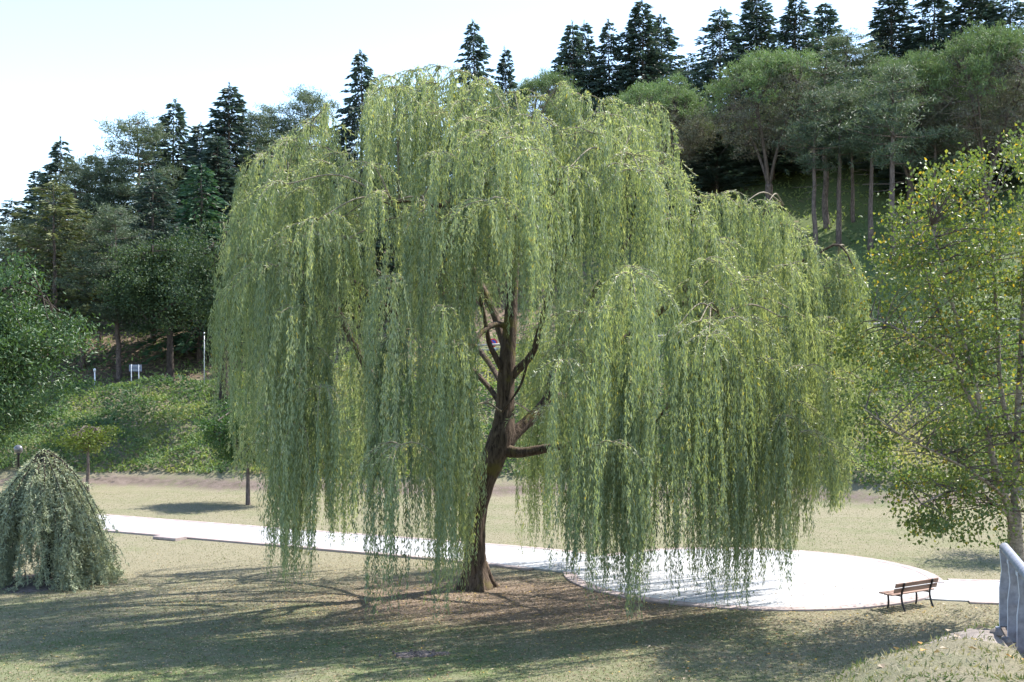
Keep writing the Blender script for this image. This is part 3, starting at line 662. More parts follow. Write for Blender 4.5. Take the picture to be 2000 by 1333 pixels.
        LC.append(arc[i0] * (1 - fr) + arc[i0 + 1] * fr); dd = rng.normal(size=(nl, 3)) * 0.6; dd[:, 2] -= 0.5; dd[:, :2] += d2 * 0.6; LD.append(dd)
        LN.append(rng.normal(size=(nl, 3)) + [0, 0, 1.0])
        LL.append(np.full(nl, 0.13)); LW.append(np.full(nl, 0.026)); LV.append(np.clip(0.72 + 0.12 * rng.normal(size=nl), 0, 0.86))
LC = np.concatenate(LC) - W0; LD = np.concatenate(LD); LL = np.concatenate(LL); LW = np.concatenate(LW); LV = np.concatenate(LV)
print('willow leaves', len(LC))
link('crown', leaves('willow_crown', LC, LD, LL, LW, M['willow'], LV, rng, nrm=np.concatenate(LN)), wil)
o = tw.build('twigs', M['willow_twig'], wil); o['kind'] = 'stuff'

# ------------------------------------------------------------------ tree prototypes (mesh data shared by copies)
def needles(mats, C, D, L, Wd, var, r, name): return leaves(name, np.concatenate(C), np.concatenate(D), np.concatenate(L), np.concatenate(Wd), mats, np.clip(np.concatenate(var), 0, 1), r)
def proto_fir(seed, H=20.0, R=3.6, mat='fir', base=0.10, dense=1.0, droop=0.25, up=0.0, gap=0.12, expo=0.85, bark='bark'):
    r = np.random.default_rng(seed); C, D, L, Wd, V = [], [], [], [], []
    tr = MB(); zz = np.linspace(-0.8, H * 0.985, 14)
    wobx = np.cumsum(r.normal(size=14)) * 0.03
    tr.tube(np.c_[wobx, wobx[::-1] - wobx[-1], zz], np.maximum(0.30 * (1 - np.clip(zz, 0, H) / H) ** 0.9, 0.02), 8, True, 0.1, r)
    br = MB(); z = H * base; k = 0
    while z < H * 0.985:
        t = (z - H * base) / (H * (1 - base)); rad = R * (1 - t) ** expo * (0.72 + 0.28 * min(1, t * 6 + 0.3))
        nb = int((4.5 + 3.5 * (1 - t)) * dense)
        for b in range(nb):
            if r.random() < gap: continue
            a = r.random() * 6.283; ln = max(0.25, rad * r.uniform(0.62, 1.18)); d = np.array([math.cos(a), math.sin(a)])
            sl = np.linspace(0, 1, max(3, int(ln / 0.22)))
            zc = z + up * ln * sl - droop * ln * sl ** 2 * r.uniform(0.5, 1.5) + 0.10 * ln * sl ** 4
            pts = np.c_[d[0] * sl * ln, d[1] * sl * ln, zc]
            if ln > 1.2: br.tube(pts[::2] if len(pts) > 5 else pts, 0.022, 3, False)
            npt = int(ln / 0.11) + 4; s = r.random(npt) ** 0.62
            px = np.interp(s, sl, pts[:, 0]); py = np.interp(s, sl, pts[:, 1]); pz = np.interp(s, sl, pts[:, 2])
            side = r.choice([-1, 1], npt) * r.uniform(0.2, 1.1, npt); perp = np.array([-d[1], d[0]])
            dv = np.c_[d[0] + perp[0] * side, d[1] + perp[1] * side, -0.10 - 0.35 * r.random(npt) + 0.25 * up]
            lat = r.random(npt) * 0.30 * ln * (1.05 - s) * np.sign(side)
            C.append(np.c_[px + perp[0] * lat, py + perp[1] * lat, pz - np.abs(lat) * 0.2 + 0.05 * r.normal(size=npt)]); D.append(dv)
            L.append(r.uniform(0.38, 0.75, npt)); Wd.append(r.uniform(0.13, 0.24, npt))
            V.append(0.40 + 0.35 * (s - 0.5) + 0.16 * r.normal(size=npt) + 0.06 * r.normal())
        z += r.uniform(0.24, 0.46) * (0.75 + 0.5 * (1 - t)); k += 1
    # leader
    n = 30; C.append(np.c_[np.zeros((n, 2)) + wobx[-1], r.uniform(H * 0.94, H * 0.995, n)]); dv = r.normal(size=(n, 3)) * 0.6; dv[:, 2] = 0.9
    D.append(dv); L.append(np.full(n, 0.35)); Wd.append(np.full(n, 0.08)); V.append(np.full(n, 0.6))
    # a few dead snags under the crown
    for b in range(8):
        a = r.random() * 6.283; z = H * base * r.uniform(0.4, 1.0); ln = r.uniform(0.5, 1.6)
        br.tube([(0, 0, z), (math.cos(a) * ln, math.sin(a) * ln, z - 0.1 * ln)], [0.03, 0.01], 3, False)
    return dict(trunk=tr.mesh('fir_trunk', M[bark], True), crown=needles(M[mat], C, D, L, Wd, V, r, mat + '_crown'), limbs=br.mesh('fir_limbs', M[bark]), H=H)
def tuft(C, D, L, Wd, V, c, r, n, rad, ln, v, upb=0.4):
    dv = r.normal(size=(n, 3)); dv[:, 2] += upb; dv = norm(dv)
    C.append(c + r.normal(size=(n, 3)) * rad * np.array([1, 1, 0.6])); D.append(dv); L.append(ln * r.uniform(0.7, 1.3, n)); Wd.append(ln * 0.16 * r.uniform(0.7, 1.3, n)); V.append(v + 0.13 * r.normal(size=n))
def proto_pine(seed, H=18.0, R=3.4, base=0.35, mat='pine', bark='bark', tufts=1.0, layered=0.0):
    r = np.random.default_rng(seed); C, D, L, Wd, V = [], [], [], [], []
    tr = MB(); zz = np.linspace(-0.8, H * 0.97, 14); wx = np.cumsum(r.normal(size=14)) * 0.07; wy = np.cumsum(r.normal(size=14)) * 0.07
    wx -= wx[0]; wy -= wy[0]
    tr.tube(np.c_[wx, wy, zz], np.maximum(0.26 * (1 - np.clip(zz, 0, H) / H) ** 0.8, 0.03), 8, True, 0.1, r)
    br = MB(); z = H * base
    while z < H * 0.97:
        t = (z - H * base) / (H * (1 - base)); rad = R * (0.35 + 0.65 * (1 - t) ** 0.7) * (0.55 + 0.45 * min(1, t * 4)) * (1 if t < 0.85 else (1 - t) / 0.15 * 0.7 + 0.3)
        x0, y0 = np.interp(z, zz, wx), np.interp(z, zz, wy)
        for b in range(r.integers(4, 7)):
            a = r.random() * 6.283; ln = rad * r.uniform(0.55, 1.2); d = np.array([math.cos(a), math.sin(a)])
            rise = r.uniform(0.0, 0.35) * (1 - layered)
            end = np.array([x0 + d[0] * ln, y0 + d[1] * ln, z + rise * ln]); st = np.array([x0, y0, z])
            br.tube([st, st * 0.5 + end * 0.5 - [0, 0, 0.06 * ln], end], [0.045, 0.03, 0.012], 4, False)
            for q in range(int(ln * 4.2 * tufts) + 2):
                s = r.uniform(0.30, 1.05); off = r.normal(size=3) * [0.34, 0.34, 0.14] * (0.35 + s)
                tuft(C, D, L, Wd, V, st * (1 - s) + end * s + off + [0, 0, 0.05], r, 11, 0.17, 0.38, 0.38 + 0.30 * (s - 0.5) + 0.2 * t)
        z += r.uniform(0.42, 0.85)
    for b in range(6):
        a = r.random() * 6.283; z = H * base * r.uniform(0.55, 1.0); ln = r.uniform(0.6, 2.0)
        br.tube([(0, 0, z), (math.cos(a) * ln, math.sin(a) * ln, z + 0.05 * ln)], [0.03, 0.01], 3, False)
    return dict(trunk=tr.mesh('pine_trunk', M[bark], True), crown=needles(M[mat], C, D, L, Wd, V, r, 'pine_crown'), limbs=br.mesh('pine_limbs', M[bark]), H=H)
def proto_stone(seed, H=15.0, R=5.9, fork=0.20):
    r = np.random.default_rng(seed); C, D, L, Wd, V = [], [], [], [], []
    tr = MB(); br = MB(); zf = H * fork
    tr.tube(smooth_path([(0, 0, -0.8), (0.05, 0, 0.4), (-0.1, 0.1, zf * 0.6), (0, 0, zf)], 4), np.linspace(0.42, 0.30, 13), 10, True, 0.1, r)
    roots = []
    for b in range(6):
        a = b * 6.283 / 6 + r.normal() * 0.3; rr = R * r.uniform(0.25, 0.62); 
        e = np.array([math.cos(a) * rr, math.sin(a) * rr, H * r.uniform(0.60, 0.78)])
        m1 = np.array([e[0] * 0.35, e[1] * 0.35, zf + (e[2] - zf) * 0.42])
        q = smooth_path([(0, 0, zf - 0.2), m1, e], 5); br.tube(q, np.linspace(0.16, 0.06, len(q)), 6, True); roots += [q[i] for i in range(4, len(q))]
    roots = np.array(roots)
    # umbrella of tufts: upper dome dense and green, lower body looser, its shade put into a greyer colour
    cl = []
    for k in range(125):
        a = r.random() * 6.283; q = math.sqrt(r.random()) ; lay = r.random()
        x, y = math.cos(a) * q * R * 0.93, math.sin(a) * q * R * 0.9
        zt = H * (0.96 - 0.34 * q ** 2.6) + 0.5 * r.normal() * 0.6; zb = H * (0.33 + 0.24 * q ** 1.4)
        cl.append((x, y, zt if lay < 0.46 else zb + (zt - zb) * r.random() ** 1.2, lay < 0.46))
    for x, y, z, top in cl:
        c = np.array([x, y, z]); n = r.integers(15, 26)
        sz = r.uniform(0.55, 0.95) if top else r.uniform(0.6, 1.05)
        for k in range(n):
            d = r.normal(size=3) * np.array([sz, sz, sz * (0.5 if top else 0.75)]) * 0.75
            tuft(C, D, L, Wd, V, c + d, r, 20 if top else 12, 0.17, 0.34, (0.80 if top else 0.30) + 0.12 * d[2], 0.8)
        st_ = roots[np.argmin(np.linalg.norm(roots - c, axis=1) + 0.5 * np.maximum(roots[:, 2] - z, 0))]
        q_ = smooth_path([st_, (st_ + c) / 2 + [0, 0, -0.2], c], 3); br.tube(q_, np.linspace(0.05, 0.015, len(q_)), 5, False)
        for k in range(5):
            e = c + r.normal(size=3) * sz * 0.8; br.tube([(st_ + c) / 2, e], [0.03, 0.008], 3, False)
    return dict(trunk=tr.mesh('stone_pine_trunk', M['bark'], True), crown=needles(M['stone_pine'], C, D, L, Wd, V, r, 'stone_pine_crown'), limbs=br.mesh('stone_pine_limbs', M['bark']), H=H)
def proto_broad(seed, H, R, zc, rz, mat, bark, ncl, nleaf, lsize, lw, trunk_r, clr=0.9, yellow=0.0, stems=1, low=None, var0=0.45, flat=1.0, hang=0.35):
    """crown of leaf clumps on real limbs; clumps sit in an uneven ellipsoid shell"""
    r = np.random.default_rng(seed); C, D, L, Wd, V = [], [], [], [], []
    tr = MB(); br = MB(); nodes = []
    for s in range(stems):
        a = r.random() * 6.28; sp = (0.0 if stems == 1 else r.uniform(0.1, 0.28)) * R
        p = smooth_path([(0, 0, -0.6), (0.05 * math.cos(a), 0.05 * math.sin(a), 0.3), (sp * 0.4 * math.cos(a), sp * 0.4 * math.sin(a), zc * 0.45), (sp * math.cos(a), sp * math.sin(a), zc), (sp * 1.3 * math.cos(a), sp * 1.3 * math.sin(a), H * 0.92)], 5)
        tr.tube(p, trunk_r * np.linspace(1.0, 0.12, len(p)) ** 0.85 * (1.0 if s == 0 else 0.7), 9, True, 0.12, r); nodes += [q for q in p if q[2] > zc - rz * 0.9]
    nodes = np.array(nodes)
    for b in range(14):
        st = nodes[r.integers(len(nodes))]; a = r.random() * 6.283
        e = np.array([math.cos(a) * R * 0.55, math.sin(a) * R * 0.55 * flat, min(zc + rz * 0.5, st[2] + rz * r.uniform(-0.1, 0.5))])
        q = smooth_path([st, (st + e) / 2 + [0, 0, 0.12 * R], e], 4); br.tube(q, np.linspace(trunk_r * 0.33, 0.02, len(q)), 5, False); nodes = np.vstack([nodes, q[3:]])
    for k in range(ncl):
        d = norm(r.normal(size=3)); rad = r.random() ** 0.42
        lump = 0.80 + 0.42 * (mnoise.noise(Vector(d * 1.8) + Vector((seed * 3.1, 0, 0))) )
        c = d * rad * lump * np.array([R, R * flat, rz]) + [0, 0, zc]
        if low is not None and c[2] < low: c[2] = low + r.random() * 0.5
        n = int(nleaf * r.uniform(0.6, 1.4)); cs = clr * r.uniform(0.6, 1.25)
        P_ = c + r.normal(size=(n, 3)) * np.array([cs, cs, cs * 0.55])
        dv = r.normal(size=(n, 3)); dv[:, 2] -= hang
        C.append(P_); D.append(dv); L.append(lsize * r.uniform(0.7, 1.3, n)); Wd.append(lw * r.uniform(0.7, 1.3, n))
        v = var0 + 0.10 * r.normal() + 0.15 * r.normal(size=n)
        if yellow: v = np.clip(v, 0, 0.84); m_ = r.random(n) < yellow * r.uniform(0.2, 1.8); v[m_] = r.uniform(0.86, 1.0, m_.sum())
        V.append(v)
        st = nodes[np.argmin(np.linalg.norm(nodes - c, axis=1) + 0.6 * np.maximum(nodes[:, 2] - c[2], 0))]
        br.tube([st, (st + c) / 2 + r.normal(size=3) * 0.1, c], [0.035, 0.02, 0.008], 4, False)
    return dict(trunk=tr.mesh('trunk', M[bark], True), crown=needles(M[mat], C, D, L, Wd, V, r, mat + '_crown'), limbs=br.mesh('limbs', M[bark]), H=H)
def place(pr, name, loc, rz, sc, label, cat, group=None):
    e = empty(name, loc, rz, sc)
    link('trunk', pr['trunk'], e); link('crown', pr['crown'], e)
    if pr.get('limbs'): o = link('branches', pr['limbs'], e); o['kind'] = 'stuff'
    return tag(e, label, cat, group)

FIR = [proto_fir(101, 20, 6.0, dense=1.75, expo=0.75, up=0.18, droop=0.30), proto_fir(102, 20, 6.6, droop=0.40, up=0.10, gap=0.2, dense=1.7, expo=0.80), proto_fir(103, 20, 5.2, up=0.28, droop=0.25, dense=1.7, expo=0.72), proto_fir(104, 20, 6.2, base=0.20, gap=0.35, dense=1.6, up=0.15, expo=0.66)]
PINE = [proto_pine(111, 18, 4.6, 0.28, tufts=1.5), proto_pine(112, 18, 5.0, 0.34, tufts=1.5), proto_pine(113, 18, 3.8, 0.40, tufts=1.3)]
GROVE = [proto_pine(114, 16, 3.3, 0.52, bark='bark', tufts=1.2), proto_pine(115, 16, 3.0, 0.56, bark='bark', tufts=1.2)]
STONE = [proto_stone(121), proto_stone(122, 15, 5.7, 0.24)]
CEDAR = [proto_fir(131, 18, 5.6, 'cedar', 0.26, 1.0, 0.10, 0.10, 0.22, 0.55), proto_fir(132, 15, 4.6, 'dark_cedar', 0.08, 1.3, 0.42, 0.05, 0.10, 0.60)]

# (kind, proto, u, v_top, D, width factor, label)
T = [
 ('fir_tree', FIR[3], 22, 388, 118, 1.0, 'dark conifer at the left edge of the skyline'),
 ('fir_tree', FIR[1], 120, 268, 112, 0.95, 'pointed dark fir above the pale cedar on the left'),
 ('fir_tree', FIR[2], 75, 330, 120, 0.9, 'short dark fir left of the pointed fir over the pale cedar'),
 ('cedar_tree', CEDAR[0], 105, 352, 92, 1.0, 'pale yellow-green cedar with flat tiers behind the left broadleaf tree'),
 ('pine_tree', PINE[1], 40, 440, 94, 1.15, 'pale pine partly hidden behind the left broadleaf tree'),
 ('fir_tree', FIR[2], 183, 300, 120, 1.0, 'small dark fir in the skyline dip right of the pale cedar'),
 ('pine_tree', PINE[0], 262, 226, 110, 1.25, 'broad round-topped pine on the left skyline'),
 ('fir_tree', FIR[1], 340, 194, 114, 1.05, 'tall dark fir right of the round-topped pine'),
 ('fir_tree', FIR[0], 392, 238, 122, 1.0, 'dark fir between the two tallest left firs'),
 ('fir_tree', FIR[0], 448, 160, 116, 1.0, 'tallest pointed fir left of the willow'),
 ('pine_tree', PINE[2], 490, 214, 120, 1.2, 'thin greyish pine just right of the tallest left fir'),
 ('pine_tree', PINE[0], 528, 205, 122, 1.1, 'grey-green pine whose top shows above the left willow lobe'),
 ('pine_tree', PINE[1], 600, 176, 124, 1.1, 'flat-topped pine peeping over the willow left of its notch'),
 ('fir_tree', FIR[1], 705, 97, 122, 0.9, 'dark fir standing in the notch of the willow crown'),
 ('cedar_tree', CEDAR[1], 392, 318, 96, 1.05, 'dense dark green cedar with sunlit drooping edge beside the willow'),
 ('pine_tree', PINE[0], 232, 402, 92, 1.05, 'blue-green pine with a bare pinkish trunk behind the sign board'),
 ('pine_tree', PINE[1], 163, 430, 96, 1.0, 'dark pine with a thin trunk right of the pale cedar'),
 ('fir_tree', FIR[3], 300, 330, 100, 1.0, 'mid-height fir behind the blue-green pine'),
 ('fir_tree', FIR[1], 924, 38, 126, 0.85, 'lone pointed fir rising over the middle of the willow'),
 ('fir_tree', FIR[2], 988, 92, 128, 0.65, 'small slim fir right of the lone pointed fir'),
 ('fir_tree', FIR[0], 1118, 40, 124, 0.85, 'left spire of the twin firs above the willow'),
 ('fir_tree', FIR[2], 1142, 42, 126, 0.75, 'right spire of the twin firs above the willow'),
 ('fir_tree', FIR[1], 1190, 38, 124, 0.85, 'fir between the twin spires and the highest fir'),
 ('fir_tree', FIR[0], 1254, -4, 124, 1.0, 'highest sharp fir over the right half of the willow'),
 ('fir_tree', FIR[1], 1292, 28, 128, 1.0, 'dark fir leaning on the right of the highest fir'),
 ('fir_tree', FIR[3], 1345, 110, 130, 0.9, 'low fir in the skyline dip left of the open fir'),
 ('fir_tree', FIR[3], 1408, 14, 122, 1.05, 'open ragged fir right of the sky gap'),
 ('fir_tree', FIR[0], 1476, -28, 124, 1.0, 'dense dark fir directly behind the large umbrella pine'),
 ('fir_tree', FIR[1], 1556, -12, 120, 1.15, 'broad fir at the top right of the large umbrella pine'),
 ('fir_tree', FIR[2], 1612, 4, 126, 1.1, 'fir with a sunlit flank left of the grey pine'),
 ('pine_tree', PINE[0], 1660, 62, 108, 1.3, 'tall greyish pine between the two umbrella pine groups'),
 ('fir_tree', FIR[0], 1742, -30, 118, 1.1, 'dark fir above the left shoulder of the right umbrella pine'),
 ('fir_tree', FIR[1], 1822, -45, 116, 1.1, 'dark fir filling the top edge right of the grey pine'),
 ('fir_tree', FIR[0], 1900, -55, 114, 1.15, 'very dark fir behind the rightmost umbrella pine'),
 ('fir_tree', FIR[3], 1975, -15, 112, 1.1, 'ragged fir in the top right corner'),
 ('umbrella_pine', STONE[0], 1502, 103, 97, 1.0, 'large round umbrella pine with forked trunk right of the willow'),
 ('umbrella_pine', STONE[1], 1288, 160, 102, 0.88, 'umbrella pine half hidden behind the willow top right'),
 ('umbrella_pine', STONE[0], 1065, 146, 108, 0.75, 'umbrella pine showing only its bright top over the willow'),
 ('umbrella_pine', STONE[1], 1778, 106, 92, 0.82, 'left of the two umbrella pines above the birch'),
 ('umbrella_pine', STONE[0], 1925, 56, 90, 1.0, 'rightmost umbrella pine rising above the birch'),
 ('pine_tree', GROVE[0], 1590, 175, 89, 1.0, 'slim pine with speckled trunk just right of the forked umbrella pine'),
 ('pine_tree', GROVE[1], 1637, 165, 91, 1.0, 'pine with dark straight trunk in the shaded grove'),
 ('pine_tree', GROVE[0], 1617, 120, 94, 1.25, 'pine with the thickest dark trunk in the shaded grove'),
 ('pine_tree', GROVE[1], 1668, 190, 94, 0.9, 'thin dark pine far back in the shaded grove'),
 ('pine_tree', GROVE[1], 1697, 170, 89, 1.0, 'pale-trunked pine in the middle of the shaded grove'),
 ('pine_tree', GROVE[0], 1745, 125, 85, 1.15, 'tall pale-trunked pine left of the birch crown'),
 ('pine_tree', GROVE[0], 1830, 210, 90, 1.2, 'grove pine hidden behind the upper birch foliage'),
 ('fir_tree', FIR[0], 1420, 200, 112, 1.1, 'shadowed fir below the large umbrella pine on its left'),
 ('fir_tree', FIR[3], 1545, 190, 116, 1.1, 'shadowed fir behind the umbrella pine fork'),
 ('fir_tree', FIR[1], 1700, 120, 122, 1.1, 'shadowed fir behind the pale-trunked grove pines'),
 ('fir_tree', FIR[0], 1830, 160, 112, 1.2, 'shadowed fir between the umbrella pines above the birch'),
 ('fir_tree', FIR[3], 1960, 170, 108, 1.2, 'shadowed fir behind the birch at the right edge'),
 ('fir_tree', FIR[1], 1370, 180, 112, 1.0, 'dark fir filling the gap beside the willow right shoulder'),
 ('fir_tree', FIR[0], 1792, 225, 97, 1.1, 'dark fir close behind the tall pale-trunked pine'),
 ('fir_tree', FIR[1], 1856, 245, 99, 1.15, 'dark fir seen through the upper left birch leaves'),
 ('fir_tree', FIR[0], 1935, 250, 96, 1.2, 'dark fir seen through the upper right birch leaves'),
 ('fir_tree', FIR[2], 2005, 235, 98, 1.2, 'dark fir cut by the right edge above the birch'),
 ('fir_tree', FIR[1], 1725, 255, 101, 1.1, 'dark fir backing the pale-trunked grove pines'),
 ('fir_tree', FIR[0], 1660, 262, 103, 1.15, 'dark fir deep inside the trunk grove'),
 ('fir_tree', FIR[1], 1510, 300, 104, 1.2, 'dark fir directly behind the umbrella pine trunk fork'),
 ('fir_tree', FIR[2], 1400, 300, 103, 1.2, 'dark fir between the willow shoulder and the umbrella pine'),
 ('pine_tree', PINE[1], 148, 318, 108, 1.0, 'ragged pine just behind the pale cedar top'),
 ('fir_tree', FIR[1], 222, 322, 113, 1.1, 'short dark fir under the round-topped pine on its left'),
 ('fir_tree', FIR[3], 302, 262, 119, 1.05, 'fir wedged between round-topped pine and tall dark fir'),
 ('fir_tree', FIR[2], 424, 262, 112, 1.1, 'slim fir leaning on the tallest left fir'),
 ('pine_tree', PINE[0], 562, 262, 112, 1.2, 'grey-green pine rising behind the left willow lobe'),
 ('fir_tree', FIR[0], 1335, 255, 106, 1.1, 'low shadowed fir touching the willow right shoulder'),
 ('fir_tree', FIR[2], 1455, 262, 107, 1.3, 'low shadowed fir left of the forked umbrella pine trunk'),
 ('fir_tree', FIR[1], 1560, 250, 109, 1.2, 'low shadowed fir right of the forked umbrella pine trunk'),
 ('fir_tree', FIR[3], 1655, 240, 112, 1.2, 'low shadowed fir at the back of the trunk grove'),
 ('fir_tree', FIR[0], 1770, 250, 108, 1.2, 'low shadowed fir behind the top left of the birch'),
 ('fir_tree', FIR[1], 1890, 240, 104, 1.2, 'low shadowed fir behind the top middle of the birch'),
]
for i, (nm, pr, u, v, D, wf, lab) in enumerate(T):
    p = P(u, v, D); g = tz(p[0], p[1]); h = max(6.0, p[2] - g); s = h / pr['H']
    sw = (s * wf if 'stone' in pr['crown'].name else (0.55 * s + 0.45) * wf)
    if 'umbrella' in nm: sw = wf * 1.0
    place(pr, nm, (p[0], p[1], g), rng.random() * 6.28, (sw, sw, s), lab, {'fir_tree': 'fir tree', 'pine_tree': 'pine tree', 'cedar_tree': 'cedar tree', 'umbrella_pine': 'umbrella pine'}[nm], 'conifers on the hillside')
HID = [(560, 300, 100), (640, 270, 108), (770, 210, 110), (850, 240, 100), (1010, 260, 104), (1120, 230, 106), (1210, 260, 110), (920, 330, 94), (700, 340, 96), (1330, 330, 100)]
for i, (u, v, D) in enumerate(HID):
    pr = FIR[i % 4]; p = P(u, v, D); g = tz(p[0], p[1]); s = (p[2] - g) / pr['H']; sw = 0.55 * s + 0.5
    place(pr, 'fir_tree', (p[0], p[1], g), rng.random() * 6.28, (sw, sw, s), 'dark conifer only glimpsed through the hanging willow curtain', 'fir tree', 'conifers behind the willow')

# broadleaf trees
pr = proto_broad(201, 13.5, 5.6, 9.2, 4.6, 'oak', 'bark_dark', 210, 150, 0.24, 0.14, 0.42, 0.70, low=3.6)
p = P(332, 462, 89.5); g = tz(p[0], p[1]); s = (p[2] - g) / 13.5
place(pr, 'oak_tree', (p[0], p[1], g), 0.4, (0.95, 0.95, s), 'dark rounded oak above the green bank left of the willow', 'oak tree')
pr = proto_broad(205, 13, 3.8, 8.2, 4.2, 'oak', 'bark_dark', 90, 140, 0.22, 0.13, 0.46, 0.75, low=4.0)
q = G(437, 800, 3.5); yb = y_foot(np.array([-19.5]))[0] + 10; x = (437 - 1000) / FPX * yb
place(pr, 'oak_tree', (x, yb, tz(x, yb)), 1.2, (1, 1, 1.05), 'dark oak with thick black trunk at the willow left edge', 'oak tree')
pr = proto_broad(202, 14.6, 5.4, 8.2, 6.4, 'broad', 'bark_dark', 290, 120, 0.26, 0.11, 0.36, 0.60, low=2.2, hang=0.6)
x, yy = (-18 - 1000) / FPX * 66, 66.0
place(pr, 'broadleaf_tree', (x, yy, tz(x, yy)), 2.0, (1, 1, 1.0), 'glossy green broadleaf tree cut by the left edge', 'tree')
pr = proto_broad(203, 5.6, 3.1, 3.8, 1.8, 'maple', 'bark', 140, 150, 0.17, 0.07, 0.15, 0.36, low=2.3)
x, yy = (503 - 1000) / FPX * 60, 60.0
place(pr, 'globe_tree', (x - 0.5, yy, tz(x - 0.5, yy)), 0.0, (1, 1, 1), 'small round-crowned tree with straight trunk at the willow left hem', 'tree')
pr = proto_broad(204, 4.2, 1.6, 3.2, 0.85, 'young', 'bark', 42, 80, 0.13, 0.06, 0.13, 0.30, low=2.2, hang=0.0)
x, yy = (172 - 1000) / FPX * 65, 65.0
place(pr, 'young_tree', (x, yy, tz(x, yy)), 0.7, (1.15, 1.0, 1), 'small thin-crowned tree standing alone behind the weeping cedar', 'tree')

# birch on the right: leaning pale stems with hanging, yellowing foliage
br_r = np.random.default_rng(300); BX, BY = 13.3, 30.0
bir = empty('birch_tree', (BX, BY, tz(BX, BY))); B0 = np.array(bir.location)
tag(bir, 'large yellowing birch with pale leaning stems behind the bench', 'birch tree')
def bp(u, v, d=0): return P(u, v, BY + d) - B0
mb = MB(); q = smooth_path([(0, 0, -0.5), tuple(bp(1987, 1150)), tuple(bp(1984, 1060)), tuple(bp(1980, 990))], 5); mb.tube(q, np.linspace(0.24, 0.17, len(q)), 10, True, 0.12, br_r); mb.build('trunk', M['bark_birch'], bir, True)
STEM = [[(1982, 1040, 0, 17), (1962, 970, -.1, 14), (1940, 900, -.2, 13), (1922, 820, -.3, 12), (1900, 740, -.4, 10), (1880, 660, -.5, 8), (1850, 560, -.6, 6), (1820, 440, -.7, 4)],
 [(1980, 1000, 0, 16), (1985, 900, .3, 14), (1990, 760, .5, 12), (1998, 600, .6, 9), (2005, 420, .6, 5)],
 [(1925, 830, -.3, 10), (1890, 770, -.1, 8), (1860, 690, .1, 7), (1830, 600, .3, 5), (1790, 480, .5, 3)],
 [(1985, 900, .3, 10), (1955, 760, .6, 9), (1948, 640, .8, 8), (1940, 520, .9, 6), (1930, 400, 1, 4)],
 [(1962, 970, -.1, 9), (1910, 930, -.8, 6), (1840, 890, -1.4, 5), (1760, 850, -1.9, 3), (1690, 800, -2.2, 2)],
 [(1975, 1010, 0, 8), (1920, 970, -.6, 6), (1860, 960, -1.2, 4), (1800, 985, -1.6, 2.5)],
 [(1900, 740, -.4, 6), (1840, 690, -1, 5), (1770, 650, -1.4, 3.5), (1700, 620, -1.6, 2)],
 [(1998, 640, .6, 8), (2060, 520, .3, 6), (2110, 400, 0, 3)]]
nodes = []
for l in STEM:
    pts = np.array([bp(u, v, d) for u, v, d, w_ in l]); rad = np.array([w_ for *_, w_ in l]) * BY / FPX / 2
    q = smooth_path(np.c_[pts, rad], 5); mb = MB(); mb.tube(q[:, :3], np.maximum(q[:, 3], .008), 7, True, .12, br_r); mb.build('stem', M['bark_birch'], bir, True); nodes.append(q[3:, :3])
nodes = np.vstack(nodes)
BO = [(1745, 330), (1700, 480), (1690, 560), (1660, 620), (1640, 690), (1660, 800), (1640, 840), (1700, 920), (1745, 1000), (1745, 1050), (1850, 1070), (1940, 1075)]   # left outline u by v
blt = np.array(sorted([(v, u) for u, v in BO])); tb = MB(); C, D, L, Wd, V = [], [], [], [], []
def b_left(v): return np.interp(v, blt[:, 0], blt[:, 1])
ncl = 0
while ncl < 450:
    v = br_r.uniform(255, 1050); u = br_r.uniform(1640, 2180)
    tu = lerp_tab([(1640, 640), (1700, 470), (1740, 360), (1800, 330), (1900, 300), (2000, 255), (2180, 300)], u)
    if v < tu + 12 or u < b_left(v) + 8: continue
    # looser hem and a window onto the bank at the lower left
    if 1660 < u < 1830 and 690 < v < 900 and br_r.random() < 0.62: continue
    if u > 1850 and v > 980 and br_r.random() < 0.6: continue
    ncl += 1
    c = bp(u, v, br_r.normal() * 1.5)
    n = int(br_r.uniform(45, 105)); sp = br_r.uniform(.17, .38)
    off = br_r.normal(size=(n, 3)) * [sp, sp, sp * .75]; off[:, 2] -= br_r.random() * .1
    C.append(c + off); dv = br_r.normal(size=(n, 3)); dv[:, 2] -= 1.0; D.append(dv)
    L.append(br_r.uniform(.08, .13, n)); Wd.append(br_r.uniform(.06, .095, n))
    vv = np.clip(.44 + .10 * br_r.normal() + .16 * br_r.normal(size=n), 0, .82); yf_ = .055 * br_r.uniform(.2, 2) * (1.25 if v < 720 else .6)
    m_ = br_r.random(n) < yf_; vv[m_] = br_r.uniform(.86, 1, m_.sum()); V.append(vv)
    st = nodes[np.argmin(np.linalg.norm(nodes - c, axis=1) + .5 * np.maximum(nodes[:, 2] - c[2] - .5, 0))]
    tb.tube([st, (st + c) / 2 + [0, 0, .12], c, c + [br_r.normal() * .1, br_r.normal() * .1, -.4]], [.018, .012, .007, .003], 4, False)
link('crown', needles(M['birch'], C, D, L, Wd, V, br_r, 'birch_crown'), bir)
o = tb.build('twigs', M['bark'], bir); o['kind'] = 'stuff'
pr = proto_broad(206, 7.5, 3.0, 4.6, 2.6, 'birch', 'bark_birch', 110, 110, 0.10, 0.07, 0.16, 0.42, yellow=0.10, low=1.8)
place(pr, 'birch_tree', (20.3, 42.5, tz(20.3, 42.5)), 0, (1, 1, 1), 'smaller birch on the lawn behind the large birch at the right edge', 'birch tree')

